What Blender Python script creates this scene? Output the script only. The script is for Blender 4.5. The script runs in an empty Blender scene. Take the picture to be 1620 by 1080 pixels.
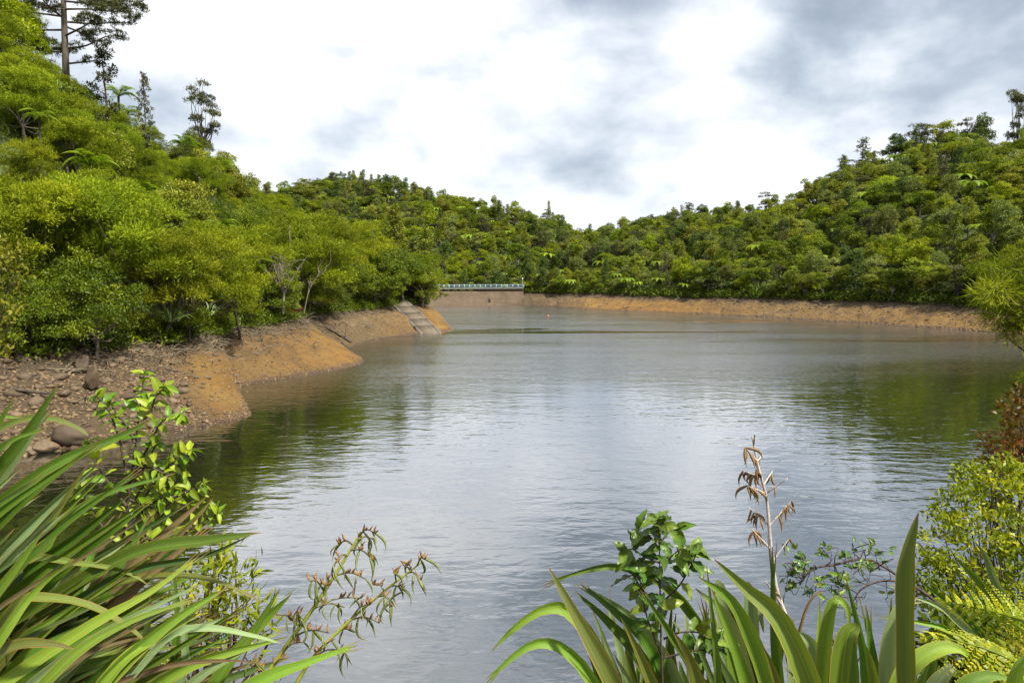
import bpy, math, random
import numpy as np
from mathutils import Vector, Matrix, Euler

random.seed(7)
R = np.random.default_rng(11)
SC = bpy.context.scene
COL = SC.collection
PI = math.pi

# ------------------------------------------------------------------ camera
EYE = np.array([0.0, 0.0, 7.0])
PITCH = math.atan(95 / 1080)
cam = bpy.data.cameras.new('camera')
cam.lens = 24; cam.sensor_width = 36; cam.sensor_fit = 'HORIZONTAL'
cam.clip_start = 0.05; cam.clip_end = 3000
cam_ob = bpy.data.objects.new('camera', cam); COL.objects.link(cam_ob)
cam_ob.location = EYE
cam_ob.rotation_euler = (PI / 2 - PITCH, 0, 0)
SC.camera = cam_ob

# ------------------------------------------------------------------ exposure
SC.view_settings.view_transform = 'Standard'
SC.view_settings.look = 'None'
SC.view_settings.exposure = 1.0
SC.view_settings.gamma = 1.0
SC.view_settings.use_curve_mapping = False
SC.render.engine = 'CYCLES'
SC.cycles.use_denoising = True
SC.cycles.max_bounces = 8
SC.cycles.diffuse_bounces = 4
SC.cycles.transmission_bounces = 4
SC.cycles.caustics_reflective = False
SC.cycles.caustics_refractive = False

# ------------------------------------------------------------------ sun and sky
SUN_EL, SUN_AZ = math.radians(52), math.radians(128)      # azimuth clockwise from +Y: high, over the right shoulder
sun_dir = Vector((math.sin(SUN_AZ) * math.cos(SUN_EL), math.cos(SUN_AZ) * math.cos(SUN_EL), math.sin(SUN_EL)))
sun = bpy.data.lights.new('sun', 'SUN'); sun.energy = 5.0; sun.angle = math.radians(4); sun.color = (1.0, 0.95, 0.84)
sun_ob = bpy.data.objects.new('sun', sun); COL.objects.link(sun_ob)
sun_ob.rotation_euler = sun_dir.to_track_quat('Z', 'Y').to_euler()


def pix_dir(px, py):
    x = (px - 810) / 1080; y = -(py - 540) / 1080
    return np.array([x, math.cos(PITCH) + y * math.sin(PITCH), -math.sin(PITCH) + y * math.cos(PITCH)])


def at(px, py, Y):
    d = pix_dir(px, py); return EYE + d * (Y / d[1])


def atz(px, py, z):
    d = pix_dir(px, py); return EYE + d * ((z - EYE[2]) / d[2])


def to_pix(P):
    P = np.asarray(P, float).reshape(-1, 3) - EYE
    c, s = math.cos(PITCH), math.sin(PITCH)
    f = P[:, 1] * c - P[:, 2] * s; u = P[:, 1] * s + P[:, 2] * c
    f = np.where(f < 0.01, 0.01, f)
    return 810 + 1080 * P[:, 0] / f, 540 - 1080 * u / f


class NT:
    def __init__(self, tree):
        self.t = tree; tree.nodes.clear()

    def n(self, typ, **kw):
        nd = self.t.nodes.new(typ)
        for k, v in kw.items():
            if k.startswith('i_'):
                key = k[2:]
                key = int(key) if key.isdigit() else key.replace('__', ' ')
                nd.inputs[key].default_value = v
            else:
                setattr(nd, k, v)
        return nd

    def l(self, a, ao, b, bi):
        self.t.links.new(a.outputs[ao], b.inputs[bi])

    def math(self, op, a, b=None, clamp=False, c=None):
        nd = self.t.nodes.new('ShaderNodeMath'); nd.operation = op; nd.use_clamp = clamp
        for i, v in enumerate((a, b, c)):
            if v is None: continue
            if isinstance(v, (int, float)): nd.inputs[i].default_value = v
            else: self.t.links.new(v, nd.inputs[i])
        return nd.outputs[0]

    def ramp(self, fac, stops, interp='LINEAR'):
        nd = self.t.nodes.new('ShaderNodeValToRGB'); cr = nd.color_ramp; cr.interpolation = interp
        while len(cr.elements) < len(stops): cr.elements.new(0.5)
        for e, (p, c) in zip(cr.elements, stops):
            e.position = p; e.color = (*c, 1) if len(c) == 3 else c
        if fac is not None: self.t.links.new(fac, nd.inputs[0])
        return nd.outputs[0]

    def mix(self, fac, a, b, blend='MIX'):
        nd = self.t.nodes.new('ShaderNodeMix'); nd.data_type = 'RGBA'; nd.blend_type = blend
        for sock, v in ((nd.inputs[0], fac), (nd.inputs[6], a), (nd.inputs[7], b)):
            if isinstance(v, (int, float)): sock.default_value = v
            elif isinstance(v, tuple): sock.default_value = (*v, 1)
            else: self.t.links.new(v, sock)
        return nd.outputs[2]

    def noise(self, vec, scale, detail=3, rough=0.55, dist=0.0, color=False):
        nd = self.n('ShaderNodeTexNoise'); nd.inputs['Scale'].default_value = scale
        nd.inputs['Detail'].default_value = detail; nd.inputs['Roughness'].default_value = rough
        nd.inputs['Distortion'].default_value = dist
        if vec is not None: self.t.links.new(vec, nd.inputs['Vector'])
        return nd.outputs['Color' if color else 'Fac']

    def mapping(self, vec, loc=(0, 0, 0), rot=(0, 0, 0), sc=(1, 1, 1)):
        nd = self.n('ShaderNodeMapping'); nd.inputs[1].default_value = loc; nd.inputs[2].default_value = rot; nd.inputs[3].default_value = sc
        self.t.links.new(vec, nd.inputs[0]); return nd.outputs[0]


world = bpy.data.worlds.new('World'); SC.world = world; world.use_nodes = True
w = NT(world.node_tree)
tc = w.n('ShaderNodeTexCoord')
sky = w.n('ShaderNodeTexSky', sky_type='NISHITA', sun_disc=False)
sky.sun_elevation = SUN_EL; sky.sun_rotation = SUN_AZ
bg_sky = w.n('ShaderNodeBackground'); bg_sky.inputs[1].default_value = 0.09
w.l(sky, 0, bg_sky, 0)
sep = w.n('ShaderNodeSeparateXYZ'); w.l(tc, 'Generated', sep, 0)
zz = w.math('ADD', w.math('MAXIMUM', sep.outputs[2], 0.0), 0.16)
comb = w.n('ShaderNodeCombineXYZ')
w.t.links.new(w.math('DIVIDE', sep.outputs[0], zz), comb.inputs[0])
w.t.links.new(w.math('DIVIDE', sep.outputs[1], zz), comb.inputs[1])
cv = w.mapping(comb.outputs[0], loc=(4.3, 2.2, 0.4))
n1 = w.noise(cv, 0.9, 6, 0.55, 0.3)
n2 = w.noise(cv, 0.33, 3, 0.5, 0.2)
n3 = w.noise(w.mapping(tc.outputs['Generated'], sc=(1, 1, 1.7)), 4.6, 6, 0.52, 0.15)
val = w.math('ADD', w.math('ADD', w.math('MULTIPLY', n1, 0.22), w.math('MULTIPLY', n2, 0.2)), w.math('MULTIPLY', n3, 0.58))
val = w.math('ADD', w.math('MULTIPLY', w.math('SUBTRACT', val, 0.5), 1.7), 0.575)


def sky_patch(px, py, sharp, amount):
    """a cloud bank hanging in one part of the sky: lifts or lowers the cloud thickness round a direction"""
    global val
    d = pix_dir(px, py); d = d / np.linalg.norm(d)
    dot = w.n('ShaderNodeVectorMath', operation='DOT_PRODUCT'); w.l(tc, 'Generated', dot, 0)
    dot.inputs[1].default_value = tuple(d)
    g = w.math('EXPONENT', w.math('MULTIPLY', w.math('SUBTRACT', dot.outputs['Value'], 1.0), sharp))
    val = w.math('ADD', val, w.math('MULTIPLY', g, amount))


sky_patch(1330, 50, 60, -0.16)
sky_patch(1560, 60, 60, -0.10)
sky_patch(960, 0, 90, -0.15)
sky_patch(980, 165, 240, -0.09)
sky_patch(600, 255, 90, -0.05)
sky_patch(880, 290, 150, -0.09)
sky_patch(770, 150, 400, -0.03)
sky_patch(450, 90, 50, 0.10)
sky_patch(580, 130, 120, 0.07)
sky_patch(1180, 200, 110, 0.14)
sky_patch(690, 130, 200, 0.07)
sky_patch(1420, 165, 200, 0.12)
cloud = w.ramp(val, [(0.26, (0.26, 0.31, 0.37)), (0.38, (0.36, 0.415, 0.485)), (0.47, (0.53, 0.58, 0.645)), (0.57, (0.76, 0.785, 0.825)), (0.74, (1.0, 1.0, 1.0))], 'B_SPLINE')
bg_cl = w.n('ShaderNodeBackground'); bg_cl.inputs[1].default_value = 0.70
w.t.links.new(cloud, bg_cl.inputs[0])
mixw = w.n('ShaderNodeMixShader'); mixw.inputs[0].default_value = 0.9
w.l(bg_sky, 0, mixw, 1); w.l(bg_cl, 0, mixw, 2)
wo = w.n('ShaderNodeOutputWorld'); w.l(mixw, 0, wo, 0)

# ------------------------------------------------------------------ helpers: objects and meshes


def link(name, data, parent=None, loc=None, mat=None):
    o = bpy.data.objects.new(name, data); COL.objects.link(o)
    if parent is not None: o.parent = parent
    if mat is not None: o.matrix_local = mat
    elif loc is not None: o.location = loc
    return o


def tag(o, label=None, cat=None, group=None, kind=None):
    if label: o['label'] = label
    if cat: o['category'] = cat
    if group: o['group'] = group
    if kind: o['kind'] = kind
    return o


def thing(name, label, cat, loc=(0, 0, 0), group=None):
    return tag(link(name, None, loc=Vector(loc)), label, cat, group)


def copy_tree(o, loc=None, rotz=0.0, scale=1.0, tilt=(0, 0)):
    c = o.copy(); COL.objects.link(c)
    if loc is not None:
        c.location = loc; c.rotation_euler = (tilt[0], tilt[1], rotz)
        c.scale = (scale, scale, scale) if not isinstance(scale, tuple) else scale
    for ch in list(o.children):
        k = copy_tree(ch); k.parent = c
    return c


class Geo:
    """collects vertices and faces (numpy blocks) and makes one mesh of them"""

    def __init__(self):
        self.V = []; self.F = []; self.M = []; self.T = []; self.U = []; self.nv = 0

    def add(self, V, F, mat=0, tint=0.5, uv=None):
        V = np.asarray(V, float).reshape(-1, 3); F = np.asarray(F, np.int64)
        n = len(V)
        self.V.append(V); self.F.append(F + self.nv); self.M.append(np.full(len(F), mat))
        self.T.append(np.broadcast_to(np.asarray(tint, float), (n,)).copy())
        self.U.append(np.zeros((n, 2)) if uv is None else np.asarray(uv, float))
        self.nv += n

    def tube(self, pts, rad, sides=6, mat=0, tint=0.5, cap=True):
        P = np.asarray(pts, float); n = len(P)
        rad = np.broadcast_to(np.asarray(rad, float), (n,))
        T = np.gradient(P, axis=0); T /= np.linalg.norm(T, axis=1, keepdims=True) + 1e-9
        ref = np.array([0, 0, 1.0]) if abs(T[0, 2]) < 0.8 else np.array([1.0, 0, 0])
        A = np.cross(T, ref); A /= np.linalg.norm(A, axis=1, keepdims=True) + 1e-9
        B = np.cross(T, A)
        a = np.arange(sides) * 2 * PI / sides
        ring = (np.cos(a)[None, :, None] * A[:, None, :] + np.sin(a)[None, :, None] * B[:, None, :]) * rad[:, None, None] + P[:, None, :]
        i, j = np.meshgrid(np.arange(n - 1), np.arange(sides), indexing='ij')
        j2 = (j + 1) % sides
        F = np.stack([i * sides + j, i * sides + j2, (i + 1) * sides + j2, (i + 1) * sides + j], -1).reshape(-1, 4)
        uv = np.stack([np.tile(a / (2 * PI), n), np.repeat(np.arange(n) / max(n - 1, 1), sides)], 1)
        self.add(ring.reshape(-1, 3), F, mat, tint, uv)
        if cap:
            top = np.arange(sides)
            V = ring[-1]; c = V.mean(0)
            self.add(np.vstack([V, c]), np.stack([top, (top + 1) % sides, np.full(sides, sides), np.full(sides, sides)], 1)[:, :3], mat, tint)

    def box(self, lo, hi, mat=0, tint=0.5, xf=None):
        x0, y0, z0 = lo; x1, y1, z1 = hi
        V = np.array([(x0, y0, z0), (x1, y0, z0), (x1, y1, z0), (x0, y1, z0), (x0, y0, z1), (x1, y0, z1), (x1, y1, z1), (x0, y1, z1)], float)
        if xf is not None: V = xf(V)
        self.add(V, [(0, 3, 2, 1), (4, 5, 6, 7), (0, 1, 5, 4), (1, 2, 6, 5), (2, 3, 7, 6), (3, 0, 4, 7)], mat, tint)

    def leaves(self, C, A, N, L, W, mat=0, tint=0.5, fold=0.15):
        """rhombic leaves: base points C, axes A, normals N, lengths L, widths W"""
        n = len(C)
        L = np.broadcast_to(L, (n,))[:, None]; W = np.broadcast_to(W, (n,))[:, None]
        A = A / (np.linalg.norm(A, axis=1, keepdims=True) + 1e-9)
        S = np.cross(A, N); S /= np.linalg.norm(S, axis=1, keepdims=True) + 1e-9
        N2 = np.cross(S, A)
        mid = C + A * L * 0.45 + N2 * W * fold
        V = np.stack([C, mid + S * W * 0.5, C + A * L - N2 * W * fold, mid - S * W * 0.5], 1).reshape(-1, 3)
        F = np.arange(4 * n).reshape(n, 4)
        self.add(V, F, mat, np.repeat(np.broadcast_to(tint, (n,)), 4))

    def mesh(self, name, mats, smooth=False):
        V = np.concatenate(self.V)
        faces = self.F; me = bpy.data.meshes.new(name)
        ls = np.concatenate([np.full(len(f), f.shape[1]) for f in faces])
        idx = np.concatenate([f.ravel() for f in faces])
        me.vertices.add(len(V)); me.vertices.foreach_set('co', V.astype(np.float32).ravel())
        me.loops.add(len(idx)); me.loops.foreach_set('vertex_index', idx.astype(np.int32))
        me.polygons.add(len(ls))
        st = np.concatenate([[0], np.cumsum(ls)[:-1]]).astype(np.int32)
        me.polygons.foreach_set('loop_start', st)
        try: me.polygons.foreach_set('loop_total', ls.astype(np.int32))
        except Exception: pass
        me.polygons.foreach_set('material_index', np.concatenate(self.M).astype(np.int32))
        if smooth: me.polygons.foreach_set('use_smooth', np.ones(len(ls), bool))
        at_ = me.attributes.new('tint', 'FLOAT', 'POINT'); at_.data.foreach_set('value', np.concatenate(self.T).astype(np.float32))
        U = np.concatenate(self.U)
        if np.any(U):
            uvl = me.attributes.new('luv', 'FLOAT2', 'POINT'); uvl.data.foreach_set('vector', U.astype(np.float32).ravel())
        for m in mats: me.materials.append(m)
        me.update(calc_edges=True); me.validate()
        return me


def unit(a):
    a = np.asarray(a, float); return a / (np.linalg.norm(a, axis=-1, keepdims=True) + 1e-9)


def spline(pts, n):
    """Catmull-Rom through the points"""
    P = np.asarray(pts, float)
    if len(P) == 2: P = np.array([P[0], (P[0] + P[1]) / 2, P[1]])
    Q = np.vstack([2 * P[0] - P[1], P, 2 * P[-1] - P[-2]])
    t = np.linspace(0, len(P) - 1 - 1e-6, n); i = t.astype(int); f = (t - i)[:, None]
    a, b, c, d = Q[i], Q[i + 1], Q[i + 2], Q[i + 3]
    return 0.5 * (2 * b + (c - a) * f + (2 * a - 5 * b + 4 * c - d) * f ** 2 + (3 * b - a - 3 * c + d) * f ** 3)


def _hash(i, j, k):
    h = (i * 374761393 + j * 668265263 + k * 2147483647 * 3 + 1274126177) & 0xFFFFFFFF
    h = ((h ^ (h >> 13)) * 1274126177) & 0xFFFFFFFF
    return ((h ^ (h >> 16)) & 0xFFFF) / 65535.0


def vnoise(P, scale, octv=4, seed=0):
    P = np.asarray(P, float) / scale + seed * 17.3
    out = np.zeros(len(P)); amp = 1.0; tot = 0
    for _ in range(octv):
        f = np.floor(P).astype(np.int64); r = P - f; r = r * r * (3 - 2 * r)
        acc = np.zeros(len(P))
        for dx in (0, 1):
            for dy in (0, 1):
                for dz in (0, 1):
                    wgt = (r[:, 0] if dx else 1 - r[:, 0]) * (r[:, 1] if dy else 1 - r[:, 1]) * (r[:, 2] if dz else 1 - r[:, 2])
                    acc += wgt * _hash(f[:, 0] + dx, f[:, 1] + dy, f[:, 2] + dz)
        out += amp * (acc * 2 - 1); tot += amp; amp *= 0.5; P = P * 2.03 + 5.1
    return out / tot


# ------------------------------------------------------------------ materials
def mat(name):
    m = bpy.data.materials.new(name); m.use_nodes = True
    nt = NT(m.node_tree); out = nt.n('ShaderNodeOutputMaterial')
    return m, nt, out


def leaf_mat(name, dark, midc, light, trans=0.35, rough=0.5, spec=0.35, vary=0.25, hue=0.03):
    m, t, out = mat(name)
    a = t.n('ShaderNodeAttribute', attribute_name='tint')
    oi = t.n('ShaderNodeObjectInfo')
    col = t.ramp(a.outputs['Fac'], [(0.1, dark), (0.5, midc), (0.9, light)])
    hsv = t.n('ShaderNodeHueSaturation')
    t.t.links.new(col, hsv.inputs['Color'])
    t.t.links.new(t.math('ADD', t.math('MULTIPLY', t.math('SUBTRACT', oi.outputs['Random'], 0.5), hue), 0.5), hsv.inputs['Hue'])
    rnd2 = t.math('FRACT', t.math('MULTIPLY', oi.outputs['Random'], 37.7))
    t.t.links.new(t.math('ADD', t.math('MULTIPLY', t.math('SUBTRACT', rnd2, 0.5), 2 * vary), 1.0), hsv.inputs['Value'])
    p = t.n('ShaderNodeBsdfPrincipled'); p.inputs['Roughness'].default_value = rough
    p.inputs['Specular IOR Level'].default_value = spec
    t.t.links.new(hsv.outputs[0], p.inputs['Base Color'])
    tr = t.n('ShaderNodeBsdfTranslucent'); 
    tcol = t.mix(1.0, hsv.outputs[0], (1.0, 1.08, 0.4), 'MULTIPLY')
    t.t.links.new(tcol, tr.inputs[0])
    mx = t.n('ShaderNodeMixShader'); mx.inputs[0].default_value = trans
    t.l(p, 0, mx, 1); t.l(tr, 0, mx, 2); t.l(mx, 0, out, 0)
    return m


def bark_mat(name, a, b, scale=6):
    m, t, out = mat(name)
    tc_ = t.n('ShaderNodeTexCoord')
    v = t.mapping(tc_.outputs['Object'], sc=(1, 1, 0.25))
    n = t.noise(v, scale, 6, 0.65)
    p = t.n('ShaderNodeBsdfPrincipled'); p.inputs['Roughness'].default_value = 0.9
    t.t.links.new(t.ramp(n, [(0.3, a), (0.7, b)]), p.inputs['Base Color'])
    bmp = t.n('ShaderNodeBump'); bmp.inputs['Strength'].default_value = 0.6; bmp.inputs['Distance'].default_value = 0.03
    t.t.links.new(n, bmp.inputs['Height']); t.l(bmp, 0, p, 'Normal')
    t.l(p, 0, out, 0)
    return m


M = {}
M['kanuka'] = leaf_mat('kanuka_leaf', (0.0663, 0.0933, 0.0048), (0.1604, 0.2006, 0.0077), (0.3208, 0.3590, 0.0154), 0.42, 0.6, 0.15, 0.18, 0.025)
M['broad'] = leaf_mat('broad_leaf', (0.0486, 0.0754, 0.0049), (0.1180, 0.1601, 0.0077), (0.2359, 0.2650, 0.0146), 0.36, 0.5, 0.25, 0.25, 0.03)
M['grey'] = leaf_mat('grey_leaf', (0.0874, 0.1122, 0.0255), (0.1680, 0.1958, 0.0459), (0.2822, 0.2999, 0.0816), 0.34, 0.6, 0.2, 0.22, 0.03)
M['olive'] = leaf_mat('olive_leaf', (0.0816, 0.1028, 0.0113), (0.1701, 0.1928, 0.0182), (0.2994, 0.3084, 0.0340), 0.36, 0.55, 0.2, 0.22, 0.03)
M['lime'] = leaf_mat('lime_leaf', (0.0795, 0.1123, 0.0047), (0.1739, 0.2203, 0.0077), (0.3180, 0.3456, 0.0171), 0.42, 0.5, 0.2, 0.2, 0.03)
M['conifer'] = leaf_mat('conifer_leaf', (0.031, 0.054, 0.0120), (0.072, 0.106, 0.0204), (0.144, 0.180, 0.0360), 0.25, 0.6, 0.2, 0.2, 0.03)
M['rata'] = leaf_mat('rata_leaf', (0.03, 0.036, 0.012), (0.06, 0.066, 0.018), (0.11, 0.11, 0.03), 0.22, 0.5, 0.3, 0.15, 0.02)
M['fern'] = leaf_mat('fern_frond', (0.0842, 0.1373, 0.0061), (0.1590, 0.2342, 0.0092), (0.2618, 0.3230, 0.0168), 0.42, 0.5, 0.25, 0.15, 0.02)
M['sapling'] = leaf_mat('sapling_leaf', (0.0920, 0.1662, 0.0074), (0.1748, 0.2639, 0.0110), (0.3128, 0.3910, 0.0276), 0.4, 0.42, 0.4, 0.22, 0.05)
M['glossy'] = leaf_mat('glossy_leaf', (0.0375, 0.0825, 0.0075), (0.0638, 0.1237, 0.0120), (0.1350, 0.1950, 0.0150), 0.3, 0.4, 0.4, 0.3, 0.05)
M['smallleaf'] = leaf_mat('small_leaf', (0.0731, 0.1132, 0.0055), (0.1670, 0.2214, 0.0092), (0.3758, 0.3913, 0.0185), 0.4, 0.45, 0.3, 0.15, 0.03)
M['redleaf'] = leaf_mat('red_leaf', (0.0588, 0.0576, 0.0084), (0.1428, 0.0720, 0.0118), (0.2520, 0.0960, 0.0151), 0.35, 0.4, 0.3, 0.15, 0.02)
M['crimson'] = leaf_mat('crimson_leaf', (0.08, 0.02, 0.015), (0.14, 0.03, 0.02), (0.2, 0.04, 0.03), 0.3, 0.5, 0.3, 0.15, 0.02)
M['fgfern'] = leaf_mat('yellow_fern', (0.1050, 0.1515, 0.0036), (0.2520, 0.2762, 0.0060), (0.5040, 0.4188, 0.0120), 0.4, 0.45, 0.3, 0.15, 0.03)
M['dry'] = leaf_mat('dry_twig', (0.09, 0.07, 0.05), (0.16, 0.13, 0.09), (0.27, 0.22, 0.16), 0.05, 0.8, 0.1, 0.2, 0.02)
M['bark'] = bark_mat('brown_bark', (0.035, 0.026, 0.018), (0.13, 0.10, 0.075))
M['palebark'] = bark_mat('pale_bark', (0.10, 0.085, 0.065), (0.25, 0.21, 0.165))
M['darkbark'] = bark_mat('dark_bark', (0.018, 0.013, 0.010), (0.06, 0.047, 0.036))
M['twig'] = bark_mat('purple_twig', (0.035, 0.022, 0.018), (0.085, 0.055, 0.042), 40)
M['log'] = bark_mat('wet_log', (0.02, 0.015, 0.011), (0.10, 0.075, 0.05), 3)


def simple(name, col, rough=0.7, var=0.25, scale=3, metal=0.0):
    m, t, out = mat(name)
    tc_ = t.n('ShaderNodeTexCoord')
    n = t.noise(tc_.outputs['Object'], scale, 6, 0.6)
    p = t.n('ShaderNodeBsdfPrincipled'); p.inputs['Roughness'].default_value = rough; p.inputs['Metallic'].default_value = metal
    lo = tuple(c * (1 - var) for c in col); hi = tuple(min(1, c * (1 + var)) for c in col)
    t.t.links.new(t.ramp(n, [(0.3, lo), (0.7, hi)]), p.inputs['Base Color'])
    t.l(p, 0, out, 0)
    return m


# water
m, t, out = mat('lake_water'); M['water'] = m
tc_ = t.n('ShaderNodeTexCoord'); P_ = tc_.outputs['Object']
va = t.mapping(P_, rot=(0, 0, math.radians(8)), sc=(0.42, 1.0, 1))
vb = t.mapping(P_, rot=(0, 0, math.radians(-24)), sc=(0.5, 1.0, 1))
vc = t.mapping(P_, rot=(0, 0, math.radians(3)), sc=(0.06, 0.22, 1))
h1 = t.noise(va, 1.15, 2, 0.5, 0.4)
h2 = t.noise(vb, 2.6, 2, 0.5, 0.3)
h3 = t.noise(va, 6.5, 2, 0.5, 0.2)
vd = t.mapping(P_, rot=(0, 0, math.radians(-6)), sc=(0.018, 0.16, 1))
sy = t.n('ShaderNodeSeparateXYZ'); t.t.links.new(P_, sy.inputs[0])
farw = t.math('MULTIPLY', t.math('SUBTRACT', sy.outputs[1], 62.0), 1 / 40.0, True)
patch = t.ramp(t.noise(vd, 1.0, 4, 0.6, 0.8), [(0.40, (0.06,) * 3), (0.46, (0.9,) * 3), (0.6, (1.0,) * 3)])
patch = t.mix(farw, (1.0, 1.0, 1.0), patch)
gust = t.ramp(t.noise(vc, 0.6, 3, 0.55, 0.5), [(0.3, (0.55,) * 3), (0.7, (1.35,) * 3)])
h = t.math('ADD', t.math('ADD', t.math('MULTIPLY', h1, 0.026), t.math('MULTIPLY', h2, 0.013)), t.math('MULTIPLY', h3, 0.004))
ruf = t.math('MULTIPLY', t.math('SUBTRACT', t.math('ADD', sy.outputs[1], t.math('MULTIPLY', sy.outputs[0], -0.25)), 34.0), 1 / 22.0, True)      # wind reaches the open water beyond the lee of the near bank
h4 = t.noise(va, 3.6, 3, 0.6, 0.3)
h = t.math('ADD', h, t.math('MULTIPLY', t.math('MULTIPLY', ruf, h4), 0.045))
h = t.math('MULTIPLY', t.math('MULTIPLY', h, patch), gust)
bmp = t.n('ShaderNodeBump'); bmp.inputs['Strength'].default_value = 1.0; bmp.inputs['Distance'].default_value = 1.0
t.t.links.new(h, bmp.inputs['Height'])
dif = t.n('ShaderNodeBsdfDiffuse'); dif.inputs[0].default_value = (0.011, 0.013, 0.006, 1)
glo = t.n('ShaderNodeBsdfGlossy'); t.t.links.new(t.math('ADD', 0.03, t.math('MULTIPLY', t.math('MULTIPLY', ruf, patch), 0.13)), glo.inputs['Roughness']); glo.inputs[0].default_value = (0.97, 0.98, 1.0, 1)
fr = t.n('ShaderNodeFresnel'); fr.inputs['IOR'].default_value = 1.33
t.l(bmp, 0, fr, 'Normal'); t.l(bmp, 0, glo, 'Normal'); t.l(bmp, 0, dif, 'Normal')
mxw = t.n('ShaderNodeMixShader'); t.t.links.new(t.math('POWER', fr.outputs[0], 0.33), mxw.inputs[0])
t.l(dif, 0, mxw, 1); t.l(glo, 0, mxw, 2); t.l(mxw, 0, out, 0)

# forest floor on the hills
m, t, out = mat('forest_floor'); M['floor'] = m
tc_ = t.n('ShaderNodeTexCoord')
n = t.noise(tc_.outputs['Object'], 0.7, 8, 0.65)
p = t.n('ShaderNodeBsdfPrincipled'); p.inputs['Roughness'].default_value = 0.95
t.t.links.new(t.ramp(n, [(0.3, (0.02, 0.03, 0.006)), (0.55, (0.045, 0.065, 0.010)), (0.75, (0.06, 0.06, 0.018))]), p.inputs['Base Color'])
t.l(p, 0, out, 0)

# exposed clay bank of the drawn-down lake; attribute paint: r = orange clay, g = dark gravelly soil
m, t, out = mat('clay_bank'); M['bank'] = m
tc_ = t.n('ShaderNodeTexCoord'); P_ = tc_.outputs['Object']
at_ = t.n('ShaderNodeAttribute', attribute_name='paint'); sp = t.n('ShaderNodeSeparateColor'); t.l(at_, 'Color', sp, 0)
geo = t.n('ShaderNodeNewGeometry'); sz = t.n('ShaderNodeSeparateXYZ'); t.l(geo, 'Position', sz, 0)
nb = t.noise(P_, 0.35, 8, 0.62, 0.4)
nf = t.noise(P_, 3.2, 7, 0.7, 0.2)
ng = t.noise(P_, 11, 5, 0.7)
tan = t.ramp(nf, [(0.28, (0.042, 0.026, 0.010)), (0.5, (0.090, 0.059, 0.023)), (0.72, (0.17, 0.118, 0.052))])
orange = t.ramp(nb, [(0.3, (0.085, 0.040, 0.005)), (0.5, (0.185, 0.089, 0.008)), (0.7, (0.215, 0.125, 0.022))])
soil = t.ramp(nf, [(0.3, (0.025, 0.017, 0.010)), (0.5, (0.052, 0.036, 0.02)), (0.72, (0.10, 0.07, 0.04))])
zw = t.math('ADD', sz.outputs[2], t.math('MULTIPLY', t.math('SUBTRACT', nb, 0.5), 0.5))
wave = t.math('SINE', t.math('MULTIPLY', zw, 21.0))
of = t.math('MULTIPLY', sp.outputs[0], t.math('ADD', 0.35, t.math('MULTIPLY', nb, 1.3)), True)
c = t.mix(t.ramp(t.noise(P_, 0.16, 5, 0.7, 1.5), [(0.5, (0,) * 3), (0.62, (0.75,) * 3)]), tan, (0.19, 0.13, 0.068))
c = t.mix(of, c, orange)
c = t.mix(sp.outputs[1], c, soil)
band = t.ramp(wave, [(0.0, (0, 0, 0)), (0.9, (0, 0, 0)), (1.0, (1, 1, 1))])
c = t.mix(t.math('MULTIPLY', band, t.math('MULTIPLY', ng, 0.55)), c, (0.06, 0.032, 0.012))
c = t.mix(t.ramp(ng, [(0.6, (0, 0, 0)), (0.75, (0.5, 0.5, 0.5))]), c, (0.25, 0.18, 0.10))
dk = t.ramp(t.noise(t.mapping(P_, sc=(1, 1, 0.3)), 0.8, 6, 0.7, 1.0), [(0.58, (0, 0, 0)), (0.70, (0.65, 0.65, 0.65))])
c = t.mix(dk, c, (0.042, 0.025, 0.012))
wet = t.ramp(t.math('ADD', sz.outputs[2], t.math('MULTIPLY', nf, 0.12)), [(0.10, (1, 1, 1)), (0.34, (0, 0, 0))])
c = t.mix(t.math('MULTIPLY', wet, 0.8), c, (0.045, 0.022, 0.014))
p = t.n('ShaderNodeBsdfPrincipled')
t.t.links.new(c, p.inputs['Base Color'])
t.t.links.new(t.ramp(wet, [(0, (0.9,) * 3), (1, (0.45,) * 3)]), p.inputs['Roughness'])
bmp = t.n('ShaderNodeBump'); bmp.inputs['Strength'].default_value = 0.9; bmp.inputs['Distance'].default_value = 0.35
hb = t.math('ADD', t.math('MULTIPLY', nf, 0.8), t.math('ADD', t.math('MULTIPLY', ng, 0.4), t.math('MULTIPLY', wave, 0.06)))
t.t.links.new(hb, bmp.inputs['Height']); t.l(bmp, 0, p, 'Normal'); t.l(p, 0, out, 0)

# stones
m, t, out = mat('river_stone'); M['stone'] = m
tc_ = t.n('ShaderNodeTexCoord'); oi = t.n('ShaderNodeObjectInfo')
n = t.noise(tc_.outputs['Object'], 2.6, 6, 0.65)
base = t.ramp(oi.outputs['Random'], [(0, (0.055, 0.036, 0.019)), (0.5, (0.09, 0.06, 0.032)), (1, (0.15, 0.105, 0.058))])
c = t.mix(t.ramp(n, [(0.35, (0.55,) * 3), (0.65, (0,) * 3)]), base, (0.05, 0.034, 0.02))
p = t.n('ShaderNodeBsdfPrincipled'); p.inputs['Roughness'].default_value = 0.8
t.t.links.new(c, p.inputs['Base Color'])
bmp = t.n('ShaderNodeBump'); bmp.inputs['Strength'].default_value = 0.5; bmp.inputs['Distance'].default_value = 0.05
t.t.links.new(n, bmp.inputs['Height']); t.l(bmp, 0, p, 'Normal'); t.l(p, 0, out, 0)
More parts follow.
